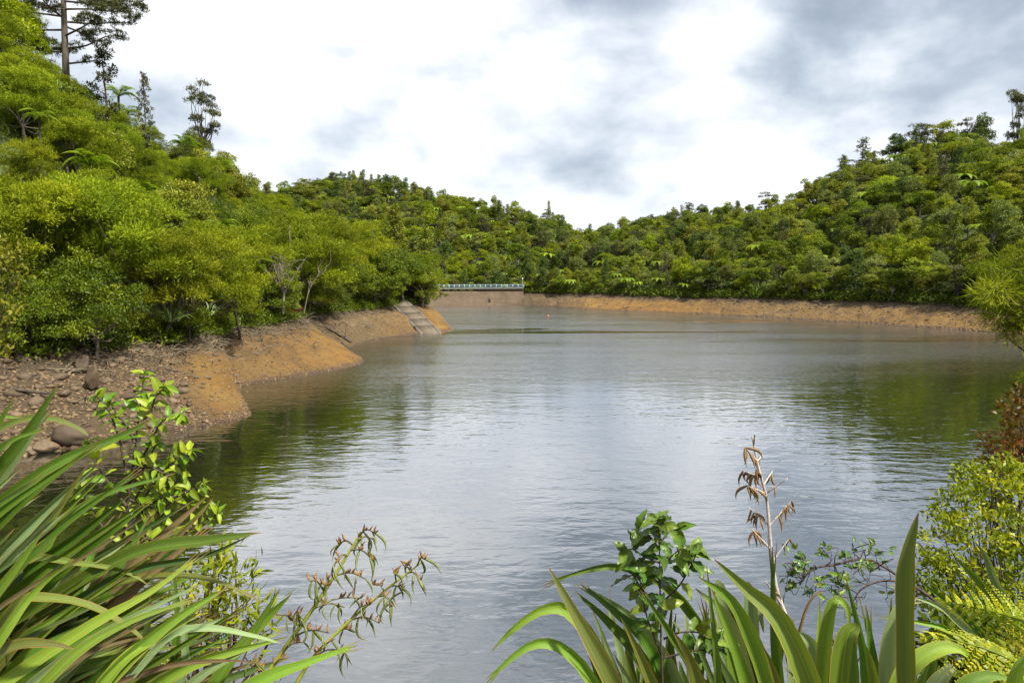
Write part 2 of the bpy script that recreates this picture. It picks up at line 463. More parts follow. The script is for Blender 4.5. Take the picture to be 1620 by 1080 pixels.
# rubble: tint attribute per fragment
m, t, out = mat('rubble'); M['rubble'] = m
a = t.n('ShaderNodeAttribute', attribute_name='tint')
p = t.n('ShaderNodeBsdfPrincipled'); p.inputs['Roughness'].default_value = 0.9
t.t.links.new(t.ramp(a.outputs['Fac'], [(0, (0.045, 0.028, 0.013)), (0.5, (0.11, 0.07, 0.032)), (1, (0.22, 0.155, 0.085))]), p.inputs['Base Color'])
t.l(p, 0, out, 0)

# concrete of the dam: horizontal lift lines, drip streaks, a tide-mark
m, t, out = mat('dam_concrete'); M['dam'] = m
tc_ = t.n('ShaderNodeTexCoord'); P_ = tc_.outputs['Object']; sz = t.n('ShaderNodeSeparateXYZ'); t.l(tc_, 'Object', sz, 0)
n = t.noise(P_, 0.5, 7, 0.65); nst = t.noise(t.mapping(P_, sc=(1, 1, 0.08)), 1.2, 5, 0.7)
nh = t.noise(t.mapping(P_, sc=(0.05, 0.05, 1.0)), 3.0, 4, 0.6)
c = t.ramp(n, [(0.3, (0.085, 0.058, 0.034)), (0.7, (0.145, 0.105, 0.066))])
c = t.mix(t.ramp(nst, [(0.62, (0,) * 3), (0.72, (0.5,) * 3)]), c, (0.23, 0.18, 0.12))
c = t.mix(t.ramp(nh, [(0.35, (0.55,) * 3), (0.5, (0,) * 3)]), c, (0.06, 0.04, 0.024))
p = t.n('ShaderNodeBsdfPrincipled'); p.inputs['Roughness'].default_value = 0.85
t.t.links.new(c, p.inputs['Base Color']); t.l(p, 0, out, 0)
M['concrete'] = simple('ramp_concrete', (0.105, 0.083, 0.056), 0.85, 0.35, 2.5)
M['deck'] = simple('deck_concrete', (0.12, 0.105, 0.09), 0.8, 0.3)
M['rail'] = simple('pale_blue_rail', (0.26, 0.35, 0.39), 0.45, 0.08)
M['lamp'] = simple('lamp_white', (0.8, 0.8, 0.78), 0.4, 0.05)
M['buoy'] = simple('buoy_orange', (0.75, 0.13, 0.03), 0.4, 0.1)
M['darkpatch'] = simple('opening_shade', (0.03, 0.025, 0.02), 0.9, 0.2)
M['nearsoil'] = simple('near_soil', (0.045, 0.037, 0.02), 0.95, 0.5, 4)

# ------------------------------------------------------------------ terrain lofts


def pchip(x, Y, xq):
    h = np.diff(x)[:, None]; d = np.diff(Y, axis=0) / h
    mm = np.zeros_like(Y)
    for i in range(1, len(x) - 1):
        a, b = d[i - 1], d[i]; w1 = 2 * h[i] + h[i - 1]; w2 = h[i] + 2 * h[i - 1]
        ok = a * b > 0
        mm[i] = np.where(ok, (w1 + w2) / (w1 / np.where(ok, a, 1) + w2 / np.where(ok, b, 1)), 0)
    mm[0], mm[-1] = d[0], d[-1]
    i = np.clip(np.searchsorted(x, xq, side='right') - 1, 0, len(x) - 2)
    hh = h[i]; s = ((xq - x[i])[:, None]) / hh
    return (Y[i] * (1 + 2 * s) * (1 - s) ** 2 + mm[i] * hh * s * (1 - s) ** 2 + Y[i + 1] * s * s * (3 - 2 * s) + mm[i + 1] * hh * s * s * (s - 1))


class Loft:
    """a hillside lofted from shore to ridge. sections: (waterline xyz, vegetation edge xyz, ridge xyz)"""

    def __init__(self, secs, nu, nb, nh, bank_amp, hill_amp, seed, drop=0.0):
        S = []
        for wl, vg, rg in secs:
            wl, vg, rg = (np.array(q, float) for q in (wl, vg, rg))
            rg[2] -= drop * min(1, max(0, (rg[2] - 10) / 14))
            outw = unit((wl - vg) * [1, 1, 0])
            inw = unit((rg - vg) * [1, 1, 0])
            under = wl + outw * 5 + [0, 0, -1.4]
            bm = wl * 0.5 + vg * 0.5 + [0, 0, 0.12]
            m1 = vg + (rg - vg) * 0.3; m1[2] = vg[2] + (rg[2] - vg[2]) * 0.34
            m2 = vg + (rg - vg) * 0.68; m2[2] = vg[2] + (rg[2] - vg[2]) * 0.74
            bh = rg + inw * 40 + [0, 0, -14]
            S.append([under, wl, bm, vg, m1, m2, rg, bh])
        S = np.array(S)
        k = np.linalg.norm(np.diff(S[:, 1], axis=0), axis=1) + np.linalg.norm(np.diff(S[:, 3], axis=0), axis=1)
        x = np.concatenate([[0], np.cumsum(k + 0.5)])
        xq = np.linspace(0, x[-1], nu)
        Q = pchip(x, S.reshape(len(S), -1), xq).reshape(nu, 8, 3)
        self.x, self.xq = x, xq
        tb = np.linspace(0, 3, nb); th = np.linspace(3, 7, nh)
        tv = np.concatenate([tb, th[1:]])
        G = pchip(np.arange(8.0), Q.transpose(1, 0, 2).reshape(8, -1), tv).reshape(len(tv), nu, 3).transpose(1, 0, 2)
        self.tv = tv; self.nb = nb
        flat = G.reshape(-1, 3)
        n1_ = vnoise(flat * [1, 1, 0.3], 7.0, 4, seed).reshape(G.shape[:2])
        n2_ = vnoise(flat * [1, 1, 0.3], 1.6, 4, seed + 3).reshape(G.shape[:2])
        wv = np.interp(tv, [0, 1, 1.6, 2.6, 3, 4, 7], [0.6, 0.0, 0.7, 1, 0.8, 0, 0])[None, :]
        hv = np.interp(tv, [0, 3, 4, 6.5, 7], [0, 0, 1, 1, 1])[None, :]
        nl = vnoise(flat, 22.0, 3, seed + 8).reshape(G.shape[:2])
        G[:, :, 2] += wv * bank_amp * (n1_ * 1.0 + n2_ * 0.75) + hv * hill_amp * nl
        w1_ = np.interp(tv, [0, 1, 2, 3], [1, 1, 0.6, 0])[None, :]          # a ragged waterline
        G[:, :, 0] += w1_ * n1_ * bank_amp * 2.0
        G[:, :, 1] += w1_ * n2_ * bank_amp * 2.0
        ru = np.column_stack([np.repeat(xq, len(tv)), np.tile(tv, nu) * 0.45, np.zeros(nu * len(tv))])
        rl_ = 1 - np.abs(vnoise(ru, 1.3 + bank_amp * 2, 3, seed + 12)).reshape(G.shape[:2]) * 2.2       # narrow gullies running down the slope
        rw = np.interp(tv, [0, 1.05, 1.5, 2.6, 3, 3.3], [0, 0, 1, 1, 0.4, 0])[None, :]
        G[:, :, 2] -= np.clip(rl_ - 0.45, 0, 1) * rw * bank_amp * 0.75
        self.G = G; self.nu = nu

    def sample(self, fu, t):
        iu = fu * (self.nu - 1); it = np.interp(t, self.tv, np.arange(len(self.tv)))
        i = min(int(iu), self.nu - 2); j = min(int(it), len(self.tv) - 2); a = iu - i; b = it - j
        G = self.G
        return (G[i, j] * (1 - a) * (1 - b) + G[i + 1, j] * a * (1 - b) + G[i, j + 1] * (1 - a) * b + G[i + 1, j + 1] * a * b)

    def usec(self, k):
        """section index (may be fractional) -> fu"""
        return np.interp(k, np.arange(len(self.x)), self.x) / self.x[-1]

    def build(self, name, j0, j1, material, paint=None, label=None):
        G = self.G[:, j0:j1]; nu, nv = G.shape[:2]
        i, j = np.meshgrid(np.arange(nu - 1), np.arange(nv - 1), indexing='ij')
        F = np.stack([i * nv + j, i * nv + j + 1, (i + 1) * nv + j + 1, (i + 1) * nv + j], -1).reshape(-1, 4)
        g = Geo(); g.add(G.reshape(-1, 3), F)
        me = g.mesh(name, [material], smooth=True)
        if paint is not None:
            at2 = me.attributes.new('paint', 'FLOAT_COLOR', 'POINT')
            at2.data.foreach_set('color', np.concatenate([paint.reshape(-1, 3), np.ones((nu * nv, 1))], 1).astype(np.float32).ravel())
        return tag(link(name, me), kind='structure')


def V3(px, py, Y): return tuple(at(px, py, Y))
def Z0(px, py): return tuple(atz(px, py, 0.0))


secA = [
    ((-34, 17, 0), (-40, 20, 4.2), (-82, 30, 36)),
    ((-25, 23.5, 0), (-29, 29, 4.0), (-76, 50, 42)),
    (Z0(30, 722), (-24.2, 35, 3.8), (-57, 72, 39)),
    (Z0(275, 680), (-22, 41, 3.6), (-47.2, 72, 27.6)),
    (Z0(392, 657), (-21.3, 47, 3.6), (-47, 85, 26)),
    (Z0(374, 612), (-22.4, 53, 3.6), (-49, 108, 28.5)),
    (Z0(470, 594), (-21.4, 58, 3.6), (-47.5, 112, 26.5)),
    (Z0(568, 575), (-21.8, 64, 3.6), (-45, 115, 24)),
    (Z0(548, 551), (-23, 77, 3.5), (-41, 118, 19)),
    (Z0(600, 537), (-20.6, 88, 3.6), (-31, 114, 12.5)),
    (Z0(676, 526), (-17.3, 103, 3.6), (-23, 114, 8.6)),
    (Z0(718, 522), (-15.4, 108, 3.6), (-19.4, 116, 7)),
    ((-9.5, 106, 0), (-14.5, 113, 3.6), (-18, 119, 6.5)),
    ((-14, 122, 0), (-18, 121, 3.6), (-24, 122, 7)),
    ((-28, 136, 0), (-30, 131, 3.6), (-36, 126, 10)),
    ((-60, 150, 0), (-60, 144, 3.6), (-55, 134, 16)),
]
LA = Loft(secA, 520, 50, 50, 0.40, 1.0, 1, 5.5)


def fB(px, D, py): return V3(px, py, D)


secB = [
    ((-80, 185, 0), (-85, 205, 3.4), fB(380, 330, 330)),
    ((-62, 185, 0), (-66, 208, 3.4), fB(450, 330, 322)),
    ((-46, 186, 0), (-50, 210, 3.4), fB(530, 340, 304)),
    ((-30, 196, 0), (-32, 212, 3.4), fB(610, 340, 311)),
    ((-16, 205, 0), (-17, 216, 3.4), fB(700, 330, 330)),
    ((-1, 204, 0), (0, 211, 3.6), fB(800, 320, 352)),
    (Z0(862, 484), V3(852, 463, 207), fB(870, 312, 366)),
    (Z0(930, 489), V3(945, 464.5, 186), fB(930, 302, 386)),
    (Z0(1050, 494), V3(1065, 468, 163), fB(1010, 292, 376)),
    (Z0(1160, 499), V3(1180, 470, 148), fB(1110, 280, 364)),
    (Z0(1300, 507), V3(1310, 473, 133), fB(1200, 268, 362)),
    (Z0(1450, 517), V3(1450, 478, 116), fB(1330, 250, 302)),
    (Z0(1560, 525), V3(1555, 487, 104), fB(1460, 230, 260)),
    (Z0(1690, 537), V3(1700, 497, 90), fB(1600, 205, 256)),
    ((66, 66, 0), (75, 69, 3.4), fB(1800, 180, 245)),
    ((58, 45, 0), (66, 44, 3.4), (160, 105, 38)),
    ((44, 28, 0), (50, 24, 3.6), (110, 20, 26)),
    ((28, 17, 0), (31, 12, 4.5), (60, -20, 16)),
]
LB = Loft(secB, 520, 30, 70, 0.48, 2.0, 5)

# clay colours along the banks
iu = np.linspace(0, len(secA) - 1, 400)


def paint_for(L, orange_knots, soil_knots, seed):
    fu = L.xq / L.x[-1]
    ku = np.interp(fu * L.x[-1], L.x, np.arange(len(L.x)))
    G = L.G[:, :L.nb]; tv = L.tv[:L.nb]
    nz = vnoise(G.reshape(-1, 3), 5.0, 4, seed).reshape(G.shape[:2])
    o = np.interp(ku, *zip(*orange_knots))[:, None] * np.interp(tv, [0, 1, 2.2, 3], [1, 1, 0.8, 0.15])[None, :] + nz * 0.45
    s = np.interp(ku, *zip(*soil_knots))[:, None] + np.interp(tv, [0, 2.3, 2.75, 3], [0, 0, 0.55, 0.9])[None, :] + nz * 0.5
    return np.stack([np.clip(o, 0, 1), np.clip(s, 0, 1), np.zeros_like(o)], -1)


pa = paint_for(LA, [(0, 0), (3, 0.25), (3.6, 0.95), (4.4, 0.95), (5.2, 0.5), (6, 0.8), (7, 1.0), (7.4, 0.9), (7.8, 0.1), (9, 0.1), (10, 0.6), (11, 1), (13, 0.5), (15, 0)],
               [(0, 0.7), (2, 0.7), (3, 0.45), (3.6, 0.05), (5, 0.1), (7.2, 0.0), (7.8, 0.3), (9, 0.05), (15, 0)], 3)
pb = paint_for(LB, [(0, 0), (6, 0.05), (6.6, 0.35), (7, 1.0), (8.4, 1.0), (8.7, 0.6), (9.4, 0.5), (10.2, 0.55), (11, 0.75), (12, 0.8), (13, 0.4), (17, 0)],
               [(0, 0.5), (5.6, 0.5), (6.1, 0.1), (8, 0.0), (10, 0.05), (12, 0.1), (17, 0.5)], 4)
left_bank = LA.build('lake_shore', 0, LA.nb, M['bank'], pa)
LA.build('hillside', LA.nb - 1, len(LA.tv), M['floor'])
right_bank = LB.build('lake_shore', 0, LB.nb, M['bank'], pb)
LB.build('hillside', LB.nb - 1, len(LB.tv), M['floor'])

# water
g = Geo(); g.add([(-700, -200, 0), (700, -200, 0), (700, 900, 0), (-700, 900, 0)], [(0, 1, 2, 3)])
tag(link('lake_water', g.mesh('lake_water', [M['water']])), kind='structure')
g = Geo(); g.add([(-2500, -2500, -3), (2500, -2500, -3), (2500, 2500, -3), (-2500, 2500, -3)], [(0, 1, 2, 3)])
tag(link('ground', g.mesh('ground', [M['floor']])), kind='structure')

# the bank the camera stands on
NX, NY = 120, 90
xs = np.linspace(-46, 46, NX)
Ysh = np.interp(xs, [-46, -34, -24, -17, -10, -5, 0, 6, 12, 20, 28, 46], [16, 16.5, 17, 15, 12, 9.5, 8.2, 8.4, 10.5, 14, 17, 22])


def bank_profile(y, ys):
    s_ = np.clip((y - 2.6) / (ys - 2.6), 0, 1.5)
    return 5.5 - 0.3 * np.clip((y - 1.6) / 1.0, 0, 1) - 5.2 * s_


def near_h(x, y):
    return float(bank_profile(y, np.interp(x, xs, Ysh)) + 0.12 * vnoise(np.array([[x, y, 0.0]]), 1.5, 3, 2)[0])


tt = np.linspace(-14, 1.5, NY)
g = Geo()
VV = []
for ix in range(NX):
    for k in range(NY):
        s = k / (NY - 1)
        y = -12 + (Ysh[ix] + 4 + 12) * s
        VV.append((xs[ix], y))
VV = np.array(VV); ys_ = np.interp(VV[:, 0], xs, Ysh)
hN = bank_profile(VV[:, 1], ys_) + 0.12 * vnoise(np.column_stack([VV, np.zeros(len(VV))]), 1.5, 3, 2)
i, j = np.meshgrid(np.arange(NX - 1), np.arange(NY - 1), indexing='ij')
g.add(np.column_stack([VV, hN]), np.stack([i * NY + j, (i + 1) * NY + j, (i + 1) * NY + j + 1, i * NY + j + 1], -1).reshape(-1, 4))
tag(link('near_bank', g.mesh('near_bank', [M['nearsoil']], True)), kind='structure')

# ------------------------------------------------------------------ dam across the valley mouth
dam = thing('dam', 'curved concrete dam wall with pale blue railed walkway across the far water', 'dam', at(750, 480, 190) * [1, 1, 0])
DL = np.array(dam.location)
c0, c1 = at(600, 455, 176), at(829, 455, 205.5)


def arc(s):
    """plan of the crest: a shallow curve bowed towards the valley behind"""
    p_ = c0 * (1 - s) + c1 * s
    nrm = unit(np.array([-(c1 - c0)[1], (c1 - c0)[0], 0]))
    return p_ * [1, 1, 0] + nrm * 4 * (4 * s * (1 - s))


def arc_n(s):
    d_ = unit((arc(min(s + .01, 1.01)) - arc(s - .01)) * [1, 1, 0]); return d_, np.array([-d_[1], d_[0], 0])


g = Geo(); NS = 60
prof = [(-0.2, -3), (-0.05, 0.0), (0.55, 3.95), (0.55, 4.15), (1.9, 4.15), (1.9, -3)]     # (depth behind the water face, height)
rows = []
for k in range(NS + 1):
    s = k / NS; d_, n_ = arc_n(s); b = arc(s)
    rows.append([b + n_ * dp + [0, 0, z] - DL for dp, z in prof])
rows = np.array(rows); m_ = len(prof)
i, j = np.meshgrid(np.arange(NS), np.arange(m_), indexing='ij'); j2 = (j + 1) % m_
g.add(rows.reshape(-1, 3), np.stack([i * m_ + j, i * m_ + j2, (i + 1) * m_ + j2, (i + 1) * m_ + j], -1).reshape(-1, 4))
link('wall', g.mesh('dam_wall', [M['dam']]), dam)


def sweep(d0, d1, z0, z1, s0, s1, name, mt, n=50):
    g = Geo(); rows = []
    for k in range(n + 1):
        s = s0 + (s1 - s0) * k / n; d_, n_ = arc_n(s); b = arc(s)
        rows.append([b + n_ * dp + [0, 0, z] - DL for dp, z in ((d0, z0), (d0, z1), (d1, z1), (d1, z0))])
    rows = np.array(rows); i, j = np.meshgrid(np.arange(n), np.arange(4), indexing='ij'); j2 = (j + 1) % 4
    g.add(rows.reshape(-1, 3), np.stack([i * 4 + j, i * 4 + j2, (i + 1) * 4 + j2, (i + 1) * 4 + j], -1).reshape(-1, 4))
    g.add(rows[0], [(0, 1, 2, 3)]); g.add(rows[-1], [(3, 2, 1, 0)])
    return link(name, g.mesh(name, [mt]), dam)


sweep(0.1, 2.2, 4.72, 5.0, 0.0, 1.0, 'walkway', M['deck'])
sweep(0.45, 1.7, 4.15, 4.72, 0.70, 1.0, 'parapet', M['concrete'], 20)
for k in range(13):                                        # short piers carrying the walkway over the spillway
    s = 0.06 + 0.052 * k; d_, n_ = arc_n(s); b = arc(s) - DL
    g = Geo()
    g.box((-0.16, 0.6, 4.14), (0.16, 1.7, 4.73), xf=lambda V: b + V[:, :1] * d_ + V[:, 1:2] * n_ + V[:, 2:] * [0, 0, 1])
    link('pier', g.mesh('pier', [M['concrete']]), dam)
g = Geo(); d_, n_ = arc_n(0.775); b = arc(0.775) - DL
g.box((-0.25, 0.0, 0.9), (0.25, 0.5, 2.0), xf=lambda V: b + V[:, :1] * d_ + V[:, 1:2] * n_ + V[:, 2:] * [0, 0, 1])
link('drain_opening', g.mesh('drain', [M['darkpatch']]), dam)  # solid block; its dark colour stands for shade inside the opening
top = sweep(0.14, 0.22, 6.0, 6.08, 0.0, 1.0, 'top_rail', M['rail'])
sweep(0.14, 0.22, 5.18, 5.26, 0.0, 1.0, 'bottom_rail', M['rail'])
NPOST = 28
for k in range(NPOST + 1):
    s = k / NPOST; d_, n_ = arc_n(s); b = arc(s) - DL
    g = Geo(); g.box((-0.09, 0.12, 5.0), (0.09, 0.28, 6.02), xf=lambda V: b + V[:, :1] * d_ + V[:, 1:2] * n_ + V[:, 2:] * [0, 0, 1])
    link('rail_post', g.mesh('rail_post', [M['rail']]), dam)
g = Geo()
for k in range(170):
    s = (k + 0.5) / 170; d_, n_ = arc_n(s); b = arc(s) - DL
    g.box((-0.018, 0.17, 5.24), (0.018, 0.2, 6.01), xf=lambda V: b + V[:, :1] * d_ + V[:, 1:2] * n_ + V[:, 2:] * [0, 0, 1])
tag(link('baluster', g.mesh('baluster', [M['rail']]), dam), kind='stuff')

lb = arc(0.995); d_, n_ = arc_n(0.995); lb = lb + n_ * 0.6 + [0, 0, 5.0]
lamp = thing('lamp_post', 'slim pale lamp post at the end of the dam walkway', 'lamp post', lb)
g = Geo(); g.tube([(0, 0, 0), (0, 0, 0.3), (0, 0, 2.6)], [0.11, 0.07, 0.055], 8); link('pole', g.mesh('pole', [M['rail']]), lamp)
g = Geo()
for a_, b_, r0, r1 in ((2.6, 2.68, 0.05, 0.19), (2.68, 2.95, 0.19, 0.21), (2.95, 3.05, 0.21, 0.07)):
    g.tube([(0, 0, a_), (0, 0, b_)], [r0, r1], 10)
link('lamp_head', g.mesh('lamp_head', [M['lamp']], True), lamp)

# boat ramp down the clay point
rt, rb = np.array(LA.sample(LA.usec(10.0), 2.97)), np.array(LA.sample(LA.usec(10.0), 0.92))
ramp_parent = link('boat_ramp', None, loc=Vector(rt)); tag(ramp_parent, kind='structure')
ax = unit((rb - rt)); side = unit(np.cross(ax, [0, 0, 1])); upn = np.cross(side, ax)
Lr = np.linalg.norm(rb - rt); NP = 5
lift_ = max(0.0, max(LA.sample(LA.usec(10.0 + e_), 2.99 - 2.12 * k / 20)[2] - (rt * (1 - k / 20) + rb * (k / 20))[2] for k in range(21) for e_ in (-0.1, 0, 0.1)))
RK = [rt * (1 - k / NP) + (rb + ax * 1.2) * (k / NP) + [0, 0, 0.42 + lift_ * (1 - 0.2 * k / NP)] for k in range(NP + 1)]


def ramp_piece(name, a_, b_, y0, y1, h0, h1, mt):
    e = unit(b_ - a_); g = Geo()
    V = [p_ + side * y + np.array([0, 0, z]) for p_ in (a_ + e * 0.004, b_ - e * 0.004) for y in (y0, y1) for z in (h0, h1)]
    g.add(np.array(V) - rt, [(0, 1, 3, 2), (4, 6, 7, 5), (0, 4, 5, 1), (2, 3, 7, 6), (1, 5, 7, 3), (0, 2, 6, 4)])
    return link(name, g.mesh(name, [mt]), ramp_parent)


for k in range(NP):
    ramp_piece('ramp_panel', RK[k], RK[k + 1], -1.2, 1.2, -1.6, 0.0, M['concrete'])
    for sd in (-1.36, 1.36): ramp_piece('ramp_kerb', RK[k], RK[k + 1], sd - 0.13, sd + 0.13, -1.6, 0.07, M['deck'])

# marker buoy
bp = np.array(atz(867, 499.5, 0.0))
buoy = thing('marker_buoy', 'tiny orange marker buoy floating near the dam', 'buoy', bp)
g = Geo(); zz_ = np.linspace(-0.22, 0.22, 9); g.tube([(0, 0, z) for z in zz_], 0.01 + 0.15 * np.sqrt(np.clip(1 - ((zz_ - 0.05) / 0.31) ** 2, 0, 1)), 12)
link('float', g.mesh('buoy_float', [M['buoy']], True), buoy)
g = Geo(); g.tube([(0, 0, 0.18), (0, 0, 0.26)], [0.03, 0.02], 8); link('handle', g.mesh('buoy_handle', [M['lamp']]), buoy)

# ------------------------------------------------------------------ tree prototypes


def rdir(n, zmin=-1.0):
    z = R.uniform(zmin, 1, n); a = R.uniform(0, 2 * PI, n); r = np.sqrt(1 - z * z)
    return np.column_stack([r * np.cos(a), r * np.sin(a), z])


def fill_crown(g, clumps, sprigs, per, L, W, spread, up=0.5, out_=0.7, rnd=0.7, zmin=-0.5, mat_=0, flat=0.0, tb=0.0):
    for c, r in clumps:
        ct = R.normal(0, 0.15) + tb  # random clump tone, spread widened to suggest lit and shaded clumps
        n = max(3, int(sprigs * (r[0] * r[1]) ** 0.5))
        d = rdir(n, zmin); pos = np.asarray(c) + d * r * R.uniform(0.55, 1.08, (n, 1))
        st = R.normal(0, 0.11, n)
        k = np.repeat(np.arange(n), per)
        C = pos[k] + R.normal(0, 1, (len(k), 3)) * spread * np.array([1, 1, 0.65])
        dd = d[k]
        A = dd * out_ + np.array([0, 0, up]) + R.normal(0, rnd, (len(k), 3))
        N = R.normal(0, 0.8, (len(k), 3)) + dd * 0.6 + np.array([0, 0, 0.9])
        ln = L * R.uniform(0.65, 1.35, len(k))
        g.leaves(C, A, N, ln, W * R.uniform(0.7, 1.3, len(k)), mat_, np.clip(0.5 + ct + st[k] + R.normal(0, 0.10, len(k)), 0, 1))


def limbs(g, base, H, clumps, r0, lean=(0, 0), fork=0.35, mat_=0, every=1, wig=0.25):
    hub = np.array([lean[0], lean[1], H * fork])
    g.tube(spline([base, base * 0.5 + hub * 0.5 + R.normal(0, 0.08 * H * 0.15, 3) * [1, 1, 0], hub], 7), np.linspace(r0, r0 * 0.62, 7), 7, mat_)
    for k, (c, r) in enumerate(clumps):
        if k % every: continue
        c = np.asarray(c, float)
        st = hub * R.uniform(0.75, 1.0)
        mid = st * 0.45 + c * 0.55 + np.array([0, 0, -0.1 * H * R.uniform(0, 1)]) + R.normal(0, wig, 3)
        g.tube(spline([st, mid, c], 6), np.linspace(r0 * 0.42, r0 * 0.10, 6), 5, mat_)


def dome_clumps(n, Rc, z0, z1, r, flat=0.6, core=0.25):
    out_ = []
    for k in range(n):
        d = rdir(1, -0.35)[0]
        rr = R.uniform(1 - core, 1.0) if k > n * 0.2 else R.uniform(0.2, 0.6)
        zc = (z0 + z1) / 2; hz = (z1 - z0) / 2
        c = np.array([d[0] * Rc * rr, d[1] * Rc * rr, zc + d[2] * hz * rr])
        s = R.uniform(0.75, 1.25) * r
        out_.append((c, np.array([s, s, s * flat])))
    return out_


PROTO = {}


def proto(key, crown_g, trunk_g, leafm, barkm):
    PROTO.setdefault(key, []).append((crown_g.mesh(key + '_crown', [leafm]), trunk_g.mesh(key + '_trunk', [barkm], True)))


for v in range(3):          # feathery kanuka: soft layered plumes, 8 m
    H = 8.0
    cl = dome_clumps(30, 2.8, 0.6, 7.6, 1.15, 0.55)
    cg, tg = Geo(), Geo()
    fill_crown(cg, cl, 34, 30, 0.20, 0.045, 0.16, 0.4, 0.6, 0.55, -0.4)
    limbs(tg, np.array([0, 0, -0.6]), H, cl, 0.17, R.normal(0, 0.5, 2), 0.3, every=2)
    proto('kanuka', cg, tg, M['kanuka'], M['palebark'] if v % 2 else M['bark'])
for v in range(3):          # glossy broadleaf, 8 m
    cl = dome_clumps(28, 2.7, 0.3, 7.8, 1.1, 0.8)
    cg, tg = Geo(), Geo()
    fill_crown(cg, cl, 30, 22, 0.17, 0.09, 0.18, 0.2, 0.6, 0.6, -0.4)
    limbs(tg, np.array([0, 0, -0.6]), 8, cl, 0.2, R.normal(0, 0.4, 2), 0.35, every=2)
    proto('broadleaf', cg, tg, M['broad'], M['bark'])
for v in range(2):          # low bush, 2.4 m
    cl = dome_clumps(11, 1.3, 0.2, 2.2, 0.6, 0.8)
    for key, mt in (('bush_green', 'broad'), ('bush_lime', 'lime'), ('bush_olive', 'kanuka')):
        cg, tg = Geo(), Geo()
        fill_crown(cg, cl, 26, 14, 0.16, 0.07, 0.13, 0.4, 0.6, 0.6, -0.4)
        limbs(tg, np.array([0, 0, -0.4]), 2.4, cl, 0.05, fork=0.2, every=2)
        proto(key, cg, tg, M[mt], M['bark'])
far_kinds = (('far_round', 'broad', 'palebark'), ('far_grey', 'grey', 'palebark'), ('far_olive', 'olive', 'palebark'), ('far_lime', 'lime', 'bark'), ('far_dark', 'conifer', 'bark'))
for key, mt, bk in far_kinds:
    for v in range(3):
        cl = dome_clumps(18, 2.6, 1.0, 8.6, 1.15, 0.75, 0.35)
        if v == 1: cl = dome_clumps(17, 2.0, 0.6, 10.0, 1.05, 0.9, 0.4)
        if v == 2: cl = dome_clumps(20, 3.1, 1.6, 7.8, 1.2, 0.55, 0.3)
        cg, tg = Geo(), Geo()
        fill_crown(cg, cl, 22, 14, 0.29, 0.16, 0.2, 0.4, 0.6, 0.65, -0.4)
        limbs(tg, np.array([0, 0, -1.0]), 9, cl, 0.2, R.normal(0, 0.4, 2), 0.4, every=3)
        proto(key, cg, tg, M[mt], M[bk])
for v in range(3):          # conical conifer, 11 m
    H = 11.0; cl = []
    for k in range(46):
        z = 1.2 + (H - 1.4) * (k / 45) ** 0.85; rr = 2.2 * (1 - z / H) ** 0.75 + 0.12
        a_ = k * 2.4 + R.uniform(-.4, .4); s = 0.55 * (1 - z / H) + 0.3
        cl.append((np.array([math.cos(a_) * rr * 0.75, math.sin(a_) * rr * 0.75, z]), np.array([s, s, s * 0.6])))
    cg, tg = Geo(), Geo()
    fill_crown(cg, cl, 18, 10, 0.32, 0.13, 0.15, -0.1, 0.8, 0.5, -0.6)
    tg.tube([(0, 0, -1), (0, 0, H * 0.5), (0, 0, H - 0.3)], [0.24, 0.15, 0.03], 7)
    for c, r in cl[::3]: tg.tube([(0, 0, c[2] - 0.2), c], [0.05, 0.02], 4)
    proto('conifer', cg, tg, M['conifer'] if v < 2 else M['olive'], M['bark'])
for v in range(3):          # umbrella-crowned emergent, 10 m, flat plates of foliage on bare forking limbs
    H = 10.0; cl = []
    for k in range(20):
        a_ = R.uniform(0, 2 * PI); z = R.uniform(4.2, 9.6); rr = R.uniform(0.4, 3.0) * (1.1 - 0.04 * z)
        s = R.uniform(0.7, 1.25)
        cl.append((np.array([math.cos(a_) * rr, math.sin(a_) * rr, z]), np.array([s, s, s * 0.30])))
    cg, tg = Geo(), Geo()
    fill_crown(cg, cl, 24, 12, 0.22, 0.11, 0.14, 0.5, 0.5, 0.6, -0.3)
    limbs(tg, np.array([0, 0, -0.8]), H, cl, 0.24, R.normal(0, 0.3, 2), 0.42, wig=0.45)
    proto('umbrella', cg, tg, M['rata'], M['darkbark'])
for v in range(2):          # slender open-crowned tree, 10 m
    H = 10.0; cl = []
    for k in range(22):
        z = 2.0 + 8.0 * k / 21; rr = 1.3 * math.sin(min(1, (11 - z) / 7) * PI / 2) * R.uniform(0.3, 1); a_ = R.uniform(0, 2 * PI)
        s = R.uniform(0.35, 0.65)
        cl.append((np.array([math.cos(a_) * rr, math.sin(a_) * rr, z]), np.array([s, s, s * 0.8])))
    cg, tg = Geo(), Geo()
    fill_crown(cg, cl, 22, 9, 0.26, 0.12, 0.13, 0.3, 0.6, 0.6, -0.5)
    tg.tube(spline([(0, 0, -1), (0.2, 0, 4), (0, 0.1, 9.6)], 8), np.linspace(0.16, 0.03, 8), 6)
    for c, r in cl: tg.tube([(0.12, 0, c[2] - 0.5), c], [0.04, 0.015], 4)
    proto('slender', cg, tg, M['rata'], M['bark'])

# tree fern: trunk and separate fronds


